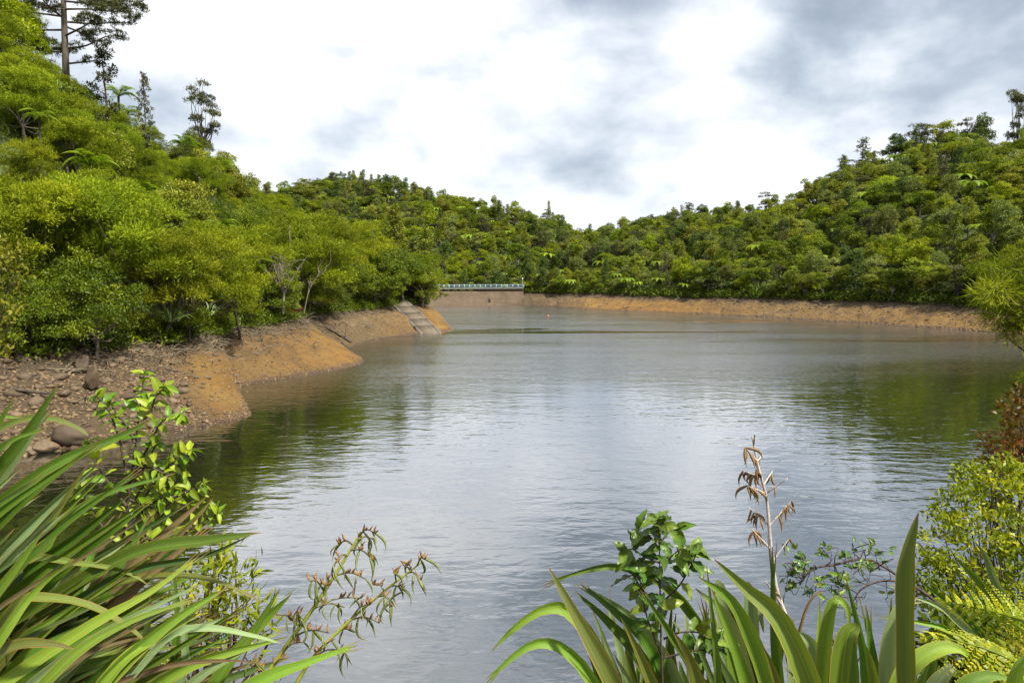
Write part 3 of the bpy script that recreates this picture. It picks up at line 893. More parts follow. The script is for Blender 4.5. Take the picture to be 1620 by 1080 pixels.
def frond_mesh(name, mt, L=2.3, pairs=26, droop=0.55, wid=0.5, seed=0, sub=0, lift=0.5):
    g = Geo(); s = np.linspace(0, 1, 14)
    pts = np.column_stack([s * L * 0.92, np.zeros(14), lift * L * 0.5 * np.sin(s * PI * 0.62) - droop * L * s ** 2.2])
    g.tube(pts, np.linspace(0.03, 0.006, 14) * L / 2.3, 5, 0, 0.25)
    q = np.linspace(0.10, 0.985, pairs)
    P = np.column_stack([np.interp(q, s, pts[:, k]) for k in range(3)])
    T = unit(np.column_stack([np.interp(q, s, np.gradient(pts[:, k])) for k in range(3)]))
    env = np.sin(np.clip(q * 1.06, 0, 1) ** 0.75 * PI) ** 0.7 * 0.95 + 0.05
    for sd in (-1, 1):
        A = np.column_stack([T[:, 0] * 0.45, np.full(pairs, sd * 1.0), T[:, 2] * 0.45 - 0.28]) + R.normal(0, 0.05, (pairs, 3))
        N = np.cross(T, np.array([0, 1.0, 0])) * -1
        ln = wid * env * R.uniform(0.9, 1.1, pairs)
        tn = np.clip(0.5 + 0.35 * (q - 0.4) + R.normal(0, 0.08, pairs), 0, 1)
        if not sub:
            g.leaves(P, A, np.abs(N) * [0.2, 0.2, 1] + [0, 0, 0.2], ln, 0.055 * L / 2.3 + 0.055 * env * L / 2.3, 0, tn, 0.1)
        else:                                        # pinnae cut into small leaflets
            for k in range(pairs):
                mlen = ln[k]; a_ = unit(A[k]); m = sub
                r_ = np.linspace(0.04, 0.97, m)
                C = P[k] + a_ * (r_ * mlen)[:, None] + np.array([0, 0, -0.42 * mlen])[None, :] * (r_ ** 2)[:, None]
                ll = 0.16 * wid * (1 - r_ * 0.85) * (0.5 + 0.5 * env[k])
                for s2 in (-1, 1):
                    B = unit(np.cross(a_, [0, 0, 1])) * s2 + a_ * 0.55
                    g.leaves(C, np.tile(B, (m, 1)) + R.normal(0, 0.1, (m, 3)) + [0, 0, -0.15], np.tile([0, 0, 1.0], (m, 1)) + R.normal(0, 0.12, (m, 3)), ll * 1.05, ll * 0.85, 0, np.clip(tn[k] + R.normal(0, 0.12, m) + 0.25 * (r_ - 0.5), 0, 1), 0.1)
    return g.mesh(name, [mt])


FROND = [frond_mesh('frond', M['fern'], droop=d, lift=l) for d, l in ((0.55, 1.0), (0.75, 0.9), (0.5, 1.2))]
g = Geo(); g.tube(spline([(0, 0, -3.0), (0.08, 0, 0.8), (0, 0, 3.0)], 9), np.array([.17, .15, .13, .12, .11, .11, .11, .12, .13]), 8)
FERN_TRUNK = g.mesh('fern_trunk', [M['darkbark']], True)


def tree_fern_proto(n=13):
    r = link('tree_fern', None)
    link('trunk', FERN_TRUNK, r)
    for k in range(n):
        f = link('frond', FROND[k % 3], r)
        f.location = (0, 0, 2.95); f.rotation_euler = (R.normal(0, 0.12), R.normal(-0.12, 0.16), k * 2 * PI / n + R.normal(0, 0.12))
        s = R.uniform(0.8, 1.1); f.scale = (s, s, s)
    return r


g = Geo()
fv = FROND[0]
# far tree ferns are one mesh
def far_fern():
    g = Geo()
    for k in range(11):
        a_ = k * 2 * PI / 11 + R.normal(0, 0.15); s = np.linspace(0, 1, 6)
        L = 2.3 * R.uniform(0.85, 1.1)
        pts = np.column_stack([s * L * 0.92, np.zeros(6), 0.46 * L * np.sin(s * PI * 0.62) - 0.62 * L * s ** 2.2])
        ca, sa = math.cos(a_), math.sin(a_)
        wv = 0.36 * np.sin(np.clip(s + 0.05, 0, 1) * PI) ** 0.6
        for sd in (-1, 1):
            q = pts.copy(); e = pts + np.column_stack([wv * 0.3, sd * wv, -wv * 0.35])
            V = np.stack([q, e], 1).reshape(-1, 3)
            V = np.column_stack([V[:, 0] * ca - V[:, 1] * sa, V[:, 0] * sa + V[:, 1] * ca, V[:, 2] + 3.0])
            F = np.array([(2 * i, 2 * i + 1, 2 * i + 3, 2 * i + 2) for i in range(5)])
            g.add(V, F, 0, np.clip(0.35 + 0.35 * np.repeat(s, 2) + R.normal(0, 0.1), 0, 1))
    tg = Geo(); tg.tube([(0, 0, -1), (0, 0, 3.0)], [0.16, 0.12], 6)
    return g.mesh('far_fern_crown', [M['fern']]), tg.mesh('far_fern_trunk', [M['darkbark']])


PROTO['far_fern'] = [far_fern(), far_fern()]


def make_tree(name, key, var=None, label=None, cat='tree', group=None, loc=(0, 0, 0), rotz=None, sc=1.0, tilt=(0, 0)):
    ms = PROTO[key]; cm, tm = ms[(random.randrange(len(ms)) if var is None else var) % len(ms)]
    r = link(name, None); tag(r, label, cat, group)
    link('crown', cm, r); link('trunk', tm, r)
    r.location = loc; r.rotation_euler = (tilt[0], tilt[1], random.uniform(0, 2 * PI) if rotz is None else rotz)
    r.scale = (sc, sc, sc) if not isinstance(sc, tuple) else sc
    return r


def ground(L, x, y):
    G = L.G.reshape(-1, 3); k = np.argmin((G[:, 0] - x) ** 2 + (G[:, 1] - y) ** 2); return G[k, 2]


def ray_ground(L, px, py, above, y0=25, y1=125):
    """first point on the line of sight that is `above` metres or less over the hill"""
    for Y in np.arange(y0, y1, 0.6):
        p_ = at(px, py, Y)
        if p_[2] - ground(L, p_[0], p_[1]) < above and p_[1] > 30: return p_
    return at(px, py, y1)


PLACED = []          # (x, y, radius) of every tree, to keep crowns apart


def free(x, y, r, k=1.0):
    for a_, b_, c_ in PLACED:
        if (a_ - x) ** 2 + (b_ - y) ** 2 < (k * (r + c_) / 2) ** 2: return False
    return True


PH = {'kanuka': 7.9, 'broadleaf': 8.0, 'conifer': 11.0, 'umbrella': 10.0, 'slender': 10.2, 'far_round': 9, 'far_grey': 9, 'far_olive': 9, 'far_lime': 9, 'far_dark': 9, 'tree_fern': 3.8, 'far_fern': 3.8}

# ------------------------------------------------------------------ trees that can be told apart one by one
fern_proto = tree_fern_proto()
fern_used = [False]


def place_fern(loc, sc, label, group, rotz=None):
    o = fern_proto if not fern_used[0] else copy_tree(fern_proto)
    fern_used[0] = True
    o.location = loc; o.rotation_euler = (random.gauss(0, 0.06), random.gauss(0, 0.06), random.uniform(0, 6.28) if rotz is None else rotz); o.scale = (sc,) * 3
    tag(o, label, 'tree fern', group)
    return o


def hero(key, name, px, ptop, pbase, Y, label, group, wide=1.0, var=None, rotz=None):
    b = at(px, pbase, Y); s0_ = (pbase - ptop) / 1080 * Y / PH[key]
    top_ = at(px, ptop, Y)[2]; b[2] = min(b[2], ground(LA if Y < 130 and px < 720 else LB, b[0], b[1]) - (0.9 if key in ('kanuka', 'broadleaf') else 0.1))
    s = (top_ - b[2]) / PH[key]; wide = wide * max(0.55, min(1, 1.15 * s0_ / s))
    PLACED.append((b[0], b[1], 4.5 * s * wide))
    return make_tree(name, key, var, label, 'tree', group, b, rotz, (s * wide, s * wide, s))


GS = 'emergent trees on the skyline'
GE = 'trees along the near clay shore'
hero('umbrella', 'emergent_tree', 320, 126, 262, 106, 'dark flat-topped tree with bare forked limbs alone on the steep hill crest', GS, 0.62, 0, 0.6)
hero('slender', 'slender_tree', 231, 118, 212, 80, 'small slender dark tree on the steep crest between the pine and the flat-topped tree', GS, 1.0, 0)
hero('slender', 'slender_tree', 166, 70, 175, 72, 'crooked open tree just below the tall pine on the steep crest', GS, 1.5, 1)
hero('conifer', 'conifer_tree', 626, 322, 462, 112, 'olive conical tree rising behind the trees on the boat ramp point', GS, 1.15, 2)
hero('conifer', 'conifer_tree', 675, 360, 470, 113, 'smaller conical tree at the tip of the boat ramp point', GS, 1.2, 2)
for px, a_, b_, Y, lab, key, wd in (
        (533, 268, 322, 330, 'tall ragged dark tree highest on the ridge behind the dam', 'far_dark', 1.0),
        (572, 272, 318, 335, 'pointed conifer on the ridge just past its highest tree', 'conifer', 0.9),
        (600, 276, 322, 335, 'second pointed conifer on the ridge above the boat ramp', 'conifer', 1.0),
        (632, 284, 326, 335, 'third conifer on the ridge, small and narrow above the boat ramp point', 'conifer', 1.0),
        (708, 305, 350, 328, 'rounded dark tree standing proud of the ridge above the dam railing', 'far_dark', 0.9),
        (868, 318, 372, 310, 'narrow dark spire tree on the ridge beyond the dam lamp post', 'conifer', 0.55),
        (986, 345, 392, 295, 'dark conical tree beside the notch in the far skyline', 'conifer', 1.3),
        (1018, 345, 388, 290, 'broad pointed dark tree next to the conical tree at the skyline notch', 'conifer', 1.5),
        (1043, 349, 388, 288, 'small pointed lime tree in the row at the skyline notch', 'far_lime', 0.8),
        (1078, 326, 372, 282, 'thin twin of the tall feathery skyline tree, on its notch side', 'slender', 1.0),
        (1089, 321, 376, 281, 'tall feathery grey tree standing alone above the middle of the far skyline', 'slender', 1.7),
        (1117, 335, 372, 280, 'small open umbrella tree just past the tall feathery skyline tree', 'umbrella', 0.7),
        (1145, 336, 376, 278, 'thin dark tree near the foot of the far skyline climb', 'slender', 1.4),
        (1214, 304, 362, 268, 'spreading dark umbrella tree at the foot of the long skyline climb', 'umbrella', 1.05),
        (1337, 250, 300, 245, 'small flat umbrella tree halfway up the skyline climb', 'umbrella', 1.1),
        (1364, 219, 290, 242, 'tall narrow open tree halfway up the skyline climb', 'slender', 1.5),
        (1416, 208, 262, 236, 'dark shaggy tree on the upper skyline climb', 'far_dark', 1.0),
        (1455, 194, 262, 231, 'wide flat-topped umbrella tree near the top of the skyline climb', 'umbrella', 1.25),
        (1488, 190, 258, 229, 'dense domed tree beside the wide umbrella tree near the hilltop', 'far_olive', 1.0),
        (1526, 188, 250, 226, 'thin umbrella tree with bare trunk near the hilltop', 'umbrella', 0.75),
        (1550, 186, 246, 224, 'ragged dark tree between the bare-trunked tree and the tallest hilltop tree', 'far_dark', 0.9),
        (1607, 138, 240, 220, 'tallest dark columnar tree on the hilltop at the picture edge', 'umbrella', 0.50)):
    hero(key, {'conifer': 'conifer_tree', 'umbrella': 'emergent_tree', 'slender': 'slender_tree'}.get(key, 'skyline_tree'), px, a_, b_, Y, lab, GS, wd)

# the tall pine on the left crest: straight trunk, whorls of long limbs
pb_ = at(104, 132, 71)
pine = thing('pine_tree', 'tall straight pine with long dark limbs on the top of the steep hill', 'tree', pb_, GS)
tg, cg = Geo(), Geo()
tg.tube(spline([(-0.1, 0, -7), (0.15, 0, 4), (0.35, 0, 15)], 14), np.linspace(0.42, 0.16, 14), 12)
branches = [(1.9, 0.2, 3.4, 0.9), (3.4, 0.1, 5.2, 1.4), (3.1, 2.8, 4.0, 0.6), (4.6, -0.4, 6.0, 1.6), (5.2, 2.9, 6.2, 0.8), (6.0, 0.5, 6.3, 1.0), (6.5, 3.4, 6.6, 0.6), (7.2, -0.2, 7.0, -0.8), (8.0, 0.2, 7.3, -0.4), (7.6, 2.7, 6.5, 0.8), (8.8, 3.2, 7.0, 0.5), (9.0, 1.2, 6.0, 1.0), (9.8, -1.0, 6.0, 0.5), (10.4, 0.1, 6.6, 0.4), (10.9, 3.0, 6.0, 0.4), (5.6, 1.5, 4.5, 0.6), (6.4, -1.6, 4.2, 0.7), (8.4, -1.5, 5.2, 0.6), (4.0, 2.2, 4.8, 0.5), (12.2, 0.6, 5.5, 0.5), (13, 2.6, 5, 0.4), (14, 4.2, 4, 0.6)]
for z, az, L, rise in branches:
    d = np.array([math.cos(az), math.sin(az), 0]); p0 = np.array([0.02 * z, 0, z])
    P = spline([p0, p0 + d * L * 0.4 + [0, 0, rise * 0.25], p0 + d * L * 0.75 + [0, 0, rise * 0.7] + R.normal(0, 0.15, 3), p0 + d * L + [0, 0, rise]], 10)
    tg.tube(P, np.linspace(0.11, 0.025, 10), 6)
    cl = []
    for k in range(int(L * 3.2)):
        q = R.uniform(0.28, 1.0); c = P[min(9, int(q * 9.99))]
        sdv = np.cross(d, [0, 0, 1]) * R.uniform(-1, 1) * L * 0.26 * (1.2 - q * 0.5) + [0, 0, R.uniform(-0.15, 0.5)]
        tip = c + sdv + d * 0.3
        tg.tube([c, c * 0.4 + tip * 0.6 + [0, 0, 0.08], tip], [0.03, 0.02, 0.01], 4)
        s = R.uniform(0.28, 0.5); cl.append((tip, np.array([s, s, s * 0.5])))
    fill_crown(cg, cl, 26, 9, 0.24, 0.075, 0.10, 0.3, 0.6, 0.6, -0.6)
link('trunk', tg.mesh('pine_trunk', [M['bark']], True), pine); link('crown', cg.mesh('pine_crown', [M['rata']]), pine)

# trees of the near shore, front rank, each at its place
for px, a_, b_, Y, key, wd, lab in (
        (-70, 270, 575, 33, 'kanuka', 0.95, 'feathery kanuka tree cut by the picture edge above the stony beach'),
        (60, 285, 545, 37, 'kanuka', 1.0, 'feathery olive kanuka tree above the stony beach nearest the picture edge'),
        (185, 268, 545, 40, 'kanuka', 1.0, 'tall olive kanuka tree above the upright boulder'),
        (150, 400, 560, 36, 'broadleaf', 1.0, 'dark green tree drooping over the dark rocks of the stony beach'),
        (262, 345, 545, 41.5, 'kanuka', 0.95, 'bright yellow-green kanuka tree leaning over the bank beside the spiky flax'),
        (30, 430, 580, 33.5, 'broadleaf', 0.9, 'dark leafy tree at the top of the stony beach by the picture edge'),
        (330, 350, 525, 47, 'kanuka', 1.0, 'kanuka tree above the first orange clay point'),
        (400, 350, 505, 60, 'kanuka', 1.0, 'kanuka tree behind the tree ferns of the near shore'),
        (480, 330, 492, 72, 'kanuka', 1.1, 'broad olive kanuka tree above the second orange clay point'),
        (430, 420, 505, 60, 'broadleaf', 1.1, 'low dark tree beside the bare pale branches'),
        (520, 352, 489, 84, 'kanuka', 1.0, 'kanuka tree above the fallen log cove'),
        (505, 420, 492, 79, 'broadleaf', 1.2, 'low round dark tree overhanging the fallen log cove'),
        (566, 342, 482, 95, 'kanuka', 1.0, 'rounded bright kanuka tree in the middle of the boat ramp point'),
        (550, 400, 487, 88, 'broadleaf', 1.1, 'deep green tree at the water end of the fallen log cove'),
        (598, 395, 484, 95, 'broadleaf', 1.15, 'bushy bright green tree just before the boat ramp'),
        (640, 385, 478, 104, 'broadleaf', 1.1, 'dark green tree at the head of the boat ramp'),
        (662, 395, 480, 107, 'kanuka', 1.0, 'yellow-green tree leaning past the boat ramp towards the dam'),
        (668, 425, 478, 107, 'broadleaf', 1.0, 'small dark tree at the last point before the dam')):
    hero(key, {'kanuka': 'kanuka_tree', 'broadleaf': 'broadleaf_tree'}[key], px, a_, b_, Y, lab, GE, wd * 1.0)
GF = 'tree ferns on the near hillside'
for px, pc, Y, sc, lab in (
        (140, 266, 38, 0.80, 'bright tree fern with arching fronds on the hill, above the olive kanuka'),
        (222, 308, 40, 0.62, 'small tree fern below and beside the arching one on the hill'),
        (352, 366, 45, 0.72, 'tree fern nearest the stony beach in the pair above the orange clay'),
        (405, 385, 49, 0.95, 'largest bright tree fern above the orange clay, over dark trunks'),
        (412, 428, 49, 0.8, 'tree fern with hanging fronds beneath the largest tree fern'),
        (372, 450, 45.5, 0.62, 'lowest tree fern half hidden by olive foliage above the clay'),
        (185, 152, 62, 0.85, 'tree fern on the crest below the crooked open tree'),
        (200, 185, 58, 0.85, 'tree fern on the upper hill below the slender crest tree'),
        (285, 232, 76, 1.0, 'tree fern beneath the flat-topped crest tree'),
        (350, 265, 84, 1.1, 'tree fern on the crest downhill of the flat-topped tree'),
        (60, 190, 52, 0.7, 'tree fern on the upper hill below the tall pine')):
    p_ = ray_ground(LA, px, pc, 4.2); sc = sc * p_[1] / Y
    PLACED.append((p_[0], p_[1], 3.0)); PLACED.append((p_[0] + 0.5, p_[1] - 2.0, 2.5))
    place_fern((p_[0], p_[1], p_[2] - 3.0 * sc), sc, lab, GF)

# bare pale branches above the clay
bp_ = at(447, 474, 59)
bare = thing('bare_tree', 'bleached leafless tree with many pale branches between the tree ferns and dark trees', 'tree', bp_)
g = Geo(); g.tube(spline([(0, 0, -1.2), (0.1, 0, 0), (0.15, 0, 0.7)], 5), np.linspace(0.12, 0.09, 5), 7); link('trunk', g.mesh('bare_trunk', [M['palebark']], True), bare)
for k in range(13):
    g = Geo(); a_ = R.uniform(-0.9, 0.75); L = R.uniform(2.2, 4.3); tip = np.array([math.sin(a_) * L * 0.75, R.uniform(-1, 0.6), 0.6 + math.cos(a_) * L])
    P = spline([(0.15, 0, 0.5), (0.1 + tip[0] * 0.25 + R.normal(0, 0.2), tip[1] * 0.3, tip[2] * 0.4), (tip[0] * 0.7, tip[1] * 0.8, tip[2] * 0.75), tip], 9)
    g.tube(P, np.linspace(0.055, 0.016, 9), 5)
    for _ in range(4):
        q = P[random.randrange(3, 9)]; g.tube(spline([q, q + R.normal(0, 0.3, 3) + [0, 0, 0.3], q + R.normal(0, 0.45, 3) + [0, 0, 0.8]], 5), np.linspace(0.025, 0.008, 5), 4)
    link('branch', g.mesh('bare_branch', [M['palebark']], True), bare)
bp2 = at(480, 470, 62)
bare2 = thing('bare_tree', 'thin leaning bleached dead tree beside the larger bleached tree', 'tree', bp2)
g = Geo(); P = spline([(0, 0, -1.5), (0.5, 0, 0.5), (1.3, 0, 1.9), (2.3, 0, 2.9)], 9); g.tube(P, np.linspace(0.055, 0.015, 9), 6); link('trunk', g.mesh('bare_trunk', [M['palebark']], True), bare2)
for k in range(6):
    g = Geo(); q = P[2 + k]; g.tube(spline([q, q + R.normal(0, .3, 3) + [0.2, 0, .5], q + R.normal(0, .4, 3) + [0.4, 0, 1.1]], 6), np.linspace(0.035, 0.01, 6), 4)
    link('branch', g.mesh('bare_branch', [M['palebark']], True), bare2)

# ------------------------------------------------------------------ forest on the hills
def zone(px, table):
    for lim, nm in table:
        if px < lim: return nm
    return table[-1][1]


ZA = [(120, 'below the tall pine'), (250, 'below the slender crest tree'), (380, 'below the flat-topped crest tree'), (520, 'above the second clay point'), (9999, 'on the boat ramp point')]
ZB = [(560, 'far beyond the bleached tree'), (690, 'above the boat ramp point'), (780, 'above the railed end of the dam'), (850, 'above the dam lamp post'), (940, 'just past the dam'),
      (1060, 'above the orange clay patch'), (1180, 'above the first stretch of tan bank'), (1300, 'above the middle of tan bank'), (1420, 'above the far half of tan bank'), (1530, 'above the last bay of tan bank'), (9999, 'by the picture edge')]
BAND = [(3.25, 'at the shore edge'), (4.2, 'on the lower slope'), (5.2, 'halfway up'), (5.8, 'on the upper slope'), (9, 'along the crest')]
count = {}
hidden_px = [-200, 0, 100, 200, 300, 400, 440, 500, 560, 620, 660, 690, 700]
hidden_py = [-400, -60, 20, 120, 200, 280, 318, 345, 350, 372, 405, 470, 900]


def forest(L, hill, kinds, tries, tmin, tmax, s0, s1, spacing, far, zones, limit=290):
    hnames = {'kanuka': 'feathery olive', 'broadleaf': 'glossy mid-green', 'far_round': 'rounded mid-green', 'far_grey': 'pale grey-green', 'far_olive': 'dull olive', 'far_lime': 'bright lime-green',
              'far_dark': 'dark green', 'conifer': 'pointed conifer', 'umbrella': 'flat-topped dark', 'slender': 'thin open', 'tree_fern': 'bright star-shaped', 'far_fern': 'bright star-shaped', 'bush_lime': 'low lime-green', 'bush_green': 'low dark green'}
    onames = {'kanuka': 'kanuka_tree', 'broadleaf': 'broadleaf_tree', 'far_round': 'broadleaf_tree', 'far_grey': 'grey_leaved_tree', 'far_olive': 'olive_leaved_tree', 'far_lime': 'lime_leaved_tree', 'far_dark': 'dark_leaved_tree',
              'conifer': 'conifer_tree', 'umbrella': 'emergent_tree', 'slender': 'slender_tree', 'tree_fern': 'tree_fern', 'far_fern': 'tree_fern', 'bush_lime': 'bush', 'bush_green': 'bush'}
    keys = [k for k, _ in kinds]; wts = np.array([v for _, v in kinds], float); wts /= wts.sum()
    made = 0; made_list = []
    for _ in range(tries):
        fu = R.uniform(0, 1); tv = R.uniform(tmin, tmax)
        P = L.sample(fu, tv)
        px, py = to_pix(P); px, py = px[0], py[0]
        if P[1] < 12 or px < -110 or px > 1700: continue
        if far and px < 700 and np.interp(px, hidden_px, hidden_py) < py - 9 / P[1] * 1080 - 4: continue
        if far and P[0] > 20 and P[1] < 60: continue
        sp_ = spacing * (0.85 + 0.3 * R.uniform()) * np.interp(tv, [3, 3.2, 4], [0.7, 0.8, 1])
        if not free(P[0], P[1], sp_): continue
        # kinds keep company: shift the weights by a slow noise
        sh = vnoise(np.tile(P * [1, 1, 0], (len(keys), 1)) + np.arange(len(keys))[:, None] * 31.7, 16, 2, 9)
        ww = wts * np.exp(2.2 * sh); key = keys[R.choice(len(keys), p=ww / ww.sum())]
        on = onames[key]
        if count.get(on, 0) >= limit: key = min(keys, key=lambda k: count.get(onames[k], 0)); on = onames[key]
        if count.get(on, 0) >= limit: continue
        count[on] = count.get(on, 0) + 1
        PLACED.append((P[0], P[1], sp_))
        band = next(nm for lim, nm in BAND if tv < lim)
        fern = 'fern' in key; bush = 'bush' in key
        lab = f"{'@'} {hnames[key]} {'tree fern' if fern else 'bush' if bush else 'tree'} {band}, {zone(px, zones)}"
        grp = f"{hnames[key]} {'tree ferns' if fern else 'bushes' if bush else 'trees'} on the {hill}"
        sc = R.uniform(s0, s1) * np.interp(tv, [3, 3.3, 4, 6, 6.6], [0.72, 0.85, 1.0, 1.0, 0.9])
        q_ = (sc / np.interp(tv, [3, 3.3, 4, 6, 6.6], [0.72, 0.85, 1.0, 1.0, 0.9]) - s0) / (s1 - s0); lab = lab.replace('@', 'small' if q_ < 0.34 else 'medium' if q_ < 0.67 else 'tall')
        loc = P - [0, 0, 0.9 if far and not fern else 0.25]
        if far and fern: sc *= 1.45
        if key == 'tree_fern': o_ = place_fern(loc, sc * 0.85, lab, grp)
        else:
            sx = sc * R.uniform(0.85, 1.2)
            o_ = make_tree(on, key, None, lab, 'tree fern' if fern else 'bush' if bush else 'tree', grp, loc, None, (sx, sx, sc), (R.normal(0, 0.06), R.normal(0, 0.06)))
        made += 1; made_list.append((o_, lab, key, P))
    seen_ = {}
    for o, lab, key, P in made_list:
        if lab in seen_:
            nb_ = min((q for q in made_list if q[2] != key), key=lambda q: (q[3][0] - P[0]) ** 2 + (q[3][1] - P[1]) ** 2)
            new = lab.split(', ')[0] + f', beside a {hnames[nb_[2]]} ' + ('fern' if 'fern' in nb_[2] else 'tree') + ' ' + lab.split(', ')[1]
            if len(new.split()) + new.count('-') * 0 <= 16: o['label'] = lab = new
        seen_[lab] = 1
    print('FOREST', hill, made)


forest(LA, 'near hill', [('kanuka', 0.5), ('broadleaf', 0.22), ('tree_fern', 0.13), ('far_olive', 0.07), ('far_lime', 0.06), ('slender', 0.02)], 6000, 3.05, 6.25, 0.55, 0.95, 2.9, False, ZA)
forest(LB, 'far hill', [('far_round', 0.24), ('far_grey', 0.19), ('far_olive', 0.2), ('far_lime', 0.15), ('far_dark', 0.09), ('far_fern', 0.13), ('conifer', 0.07), ('umbrella', 0.025), ('slender', 0.03)], 24000, 3.02, 6.2, 0.5, 1.2, 3.7, True, ZB)
print('COUNT', count)

# undergrowth that closes the gaps between the trees: one mass per hill


def undergrowth(L, n, tmin, tmax, rad, L_, W_, per, mt, seed):
    g = Geo()
    for _ in range(n):
        fu = R.uniform(0, 1); tv = R.uniform(tmin, tmax) if R.uniform() < 0.75 else R.uniform(tmin, tmin + 0.25)
        P = L.sample(fu, tv); px, _py = to_pix(P)
        if P[1] < 10 or px[0] < -150 or px[0] > 1740: continue
        r = rad * R.uniform(0.6, 1.3) * (0.65 if tv < 3.2 else 1)
        d = rdir(per, -0.1); C = P + d * np.array([r, r, r * 0.9]) * R.uniform(0.6, 1.05, (per, 1))
        ct = R.normal(0, 0.13)
        g.leaves(C, d * 0.6 + R.normal(0, 0.6, (per, 3)) + [0, 0, 0.4], R.normal(0, 0.7, (per, 3)) + d + [0, 0, 0.7], L_ * R.uniform(0.7, 1.3, per), W_ * R.uniform(0.7, 1.3, per), R.integers(0, len(mt)), np.clip(0.30 + ct + R.normal(0, 0.12, per), 0, 1))  # low base tint: shade between the trees put into leaf colour
    return tag(link('undergrowth', g.mesh('undergrowth', mt)), kind='stuff')


undergrowth(LA, 3900, 2.86, 6.4, 1.2, 0.24, 0.11, 90, [M['broad'], M['broad'], M['kanuka']], 1)
undergrowth(LB, 5200, 2.97, 6.3, 2.0, 0.5, 0.26, 70, [M['broad'], M['broad'], M['olive']], 2)

# bushes skirting the near shore
GB = 'bushes at the foot of the near trees'
for px, py, Y, sc, key, lab in (
        (40, 535, 34, 0.9, 'bush_green', 'dark bush at the head of the stony beach by the picture edge'),
        (120, 535, 36, 0.9, 'bush_green', 'dark bush over the dark boulders of the stony beach'),
        (215, 525, 40, 0.9, 'bush_lime', 'lime bush beside the spiky flax on the bank'),
        (300, 515, 43, 0.9, 'bush_olive', 'yellow-olive bush hanging over the bank past the flax'),
        (345, 505, 49, 0.9, 'bush_green', 'dark bush beneath the tree ferns above the clay'),
        (395, 497, 55, 0.9, 'bush_olive', 'olive bush beneath the largest tree fern'),
        (455, 492, 62, 0.9, 'bush_lime', 'lime bush beneath the bleached dead tree'),
        (490, 478, 74, 1.0, 'bush_lime', 'lime bush beside the crimson shrub'),
        (535, 480, 80, 1.0, 'bush_green', 'dark bush above the fallen log cove'),
        (612, 470, 97, 1.2, 'bush_lime', 'lime bush next to the boat ramp head'),
        (575, 474, 92, 1.1, 'bush_green', 'dark bush short of the boat ramp')):
    b = at(px, py, Y); make_tree('bush', key, None, lab, 'bush', GB, b - [0, 0, 0.7 * sc], None, sc)
b = at(469, 500, 64)
red = thing('crimson_shrub', 'small crimson-leaved shrub on the bank edge above the fallen log cove', 'shrub', b - [0, 0, 0.3])
cl = dome_clumps(6, 0.5, 0.2, 1.2, 0.35, 0.8); cg, tg = Geo(), Geo(); fill_crown(cg, cl, 26, 14, 0.14, 0.06, 0.1); limbs(tg, np.array([0, 0, -0.4]), 1.2, cl, 0.03, fork=0.2)
link('crown', cg.mesh('crimson_crown', [M['crimson']]), red); link('trunk', tg.mesh('crimson_stem', [M['bark']]), red)

# ------------------------------------------------------------------ flax leaves (strap leaves with keel, coloured edge and dying tips)


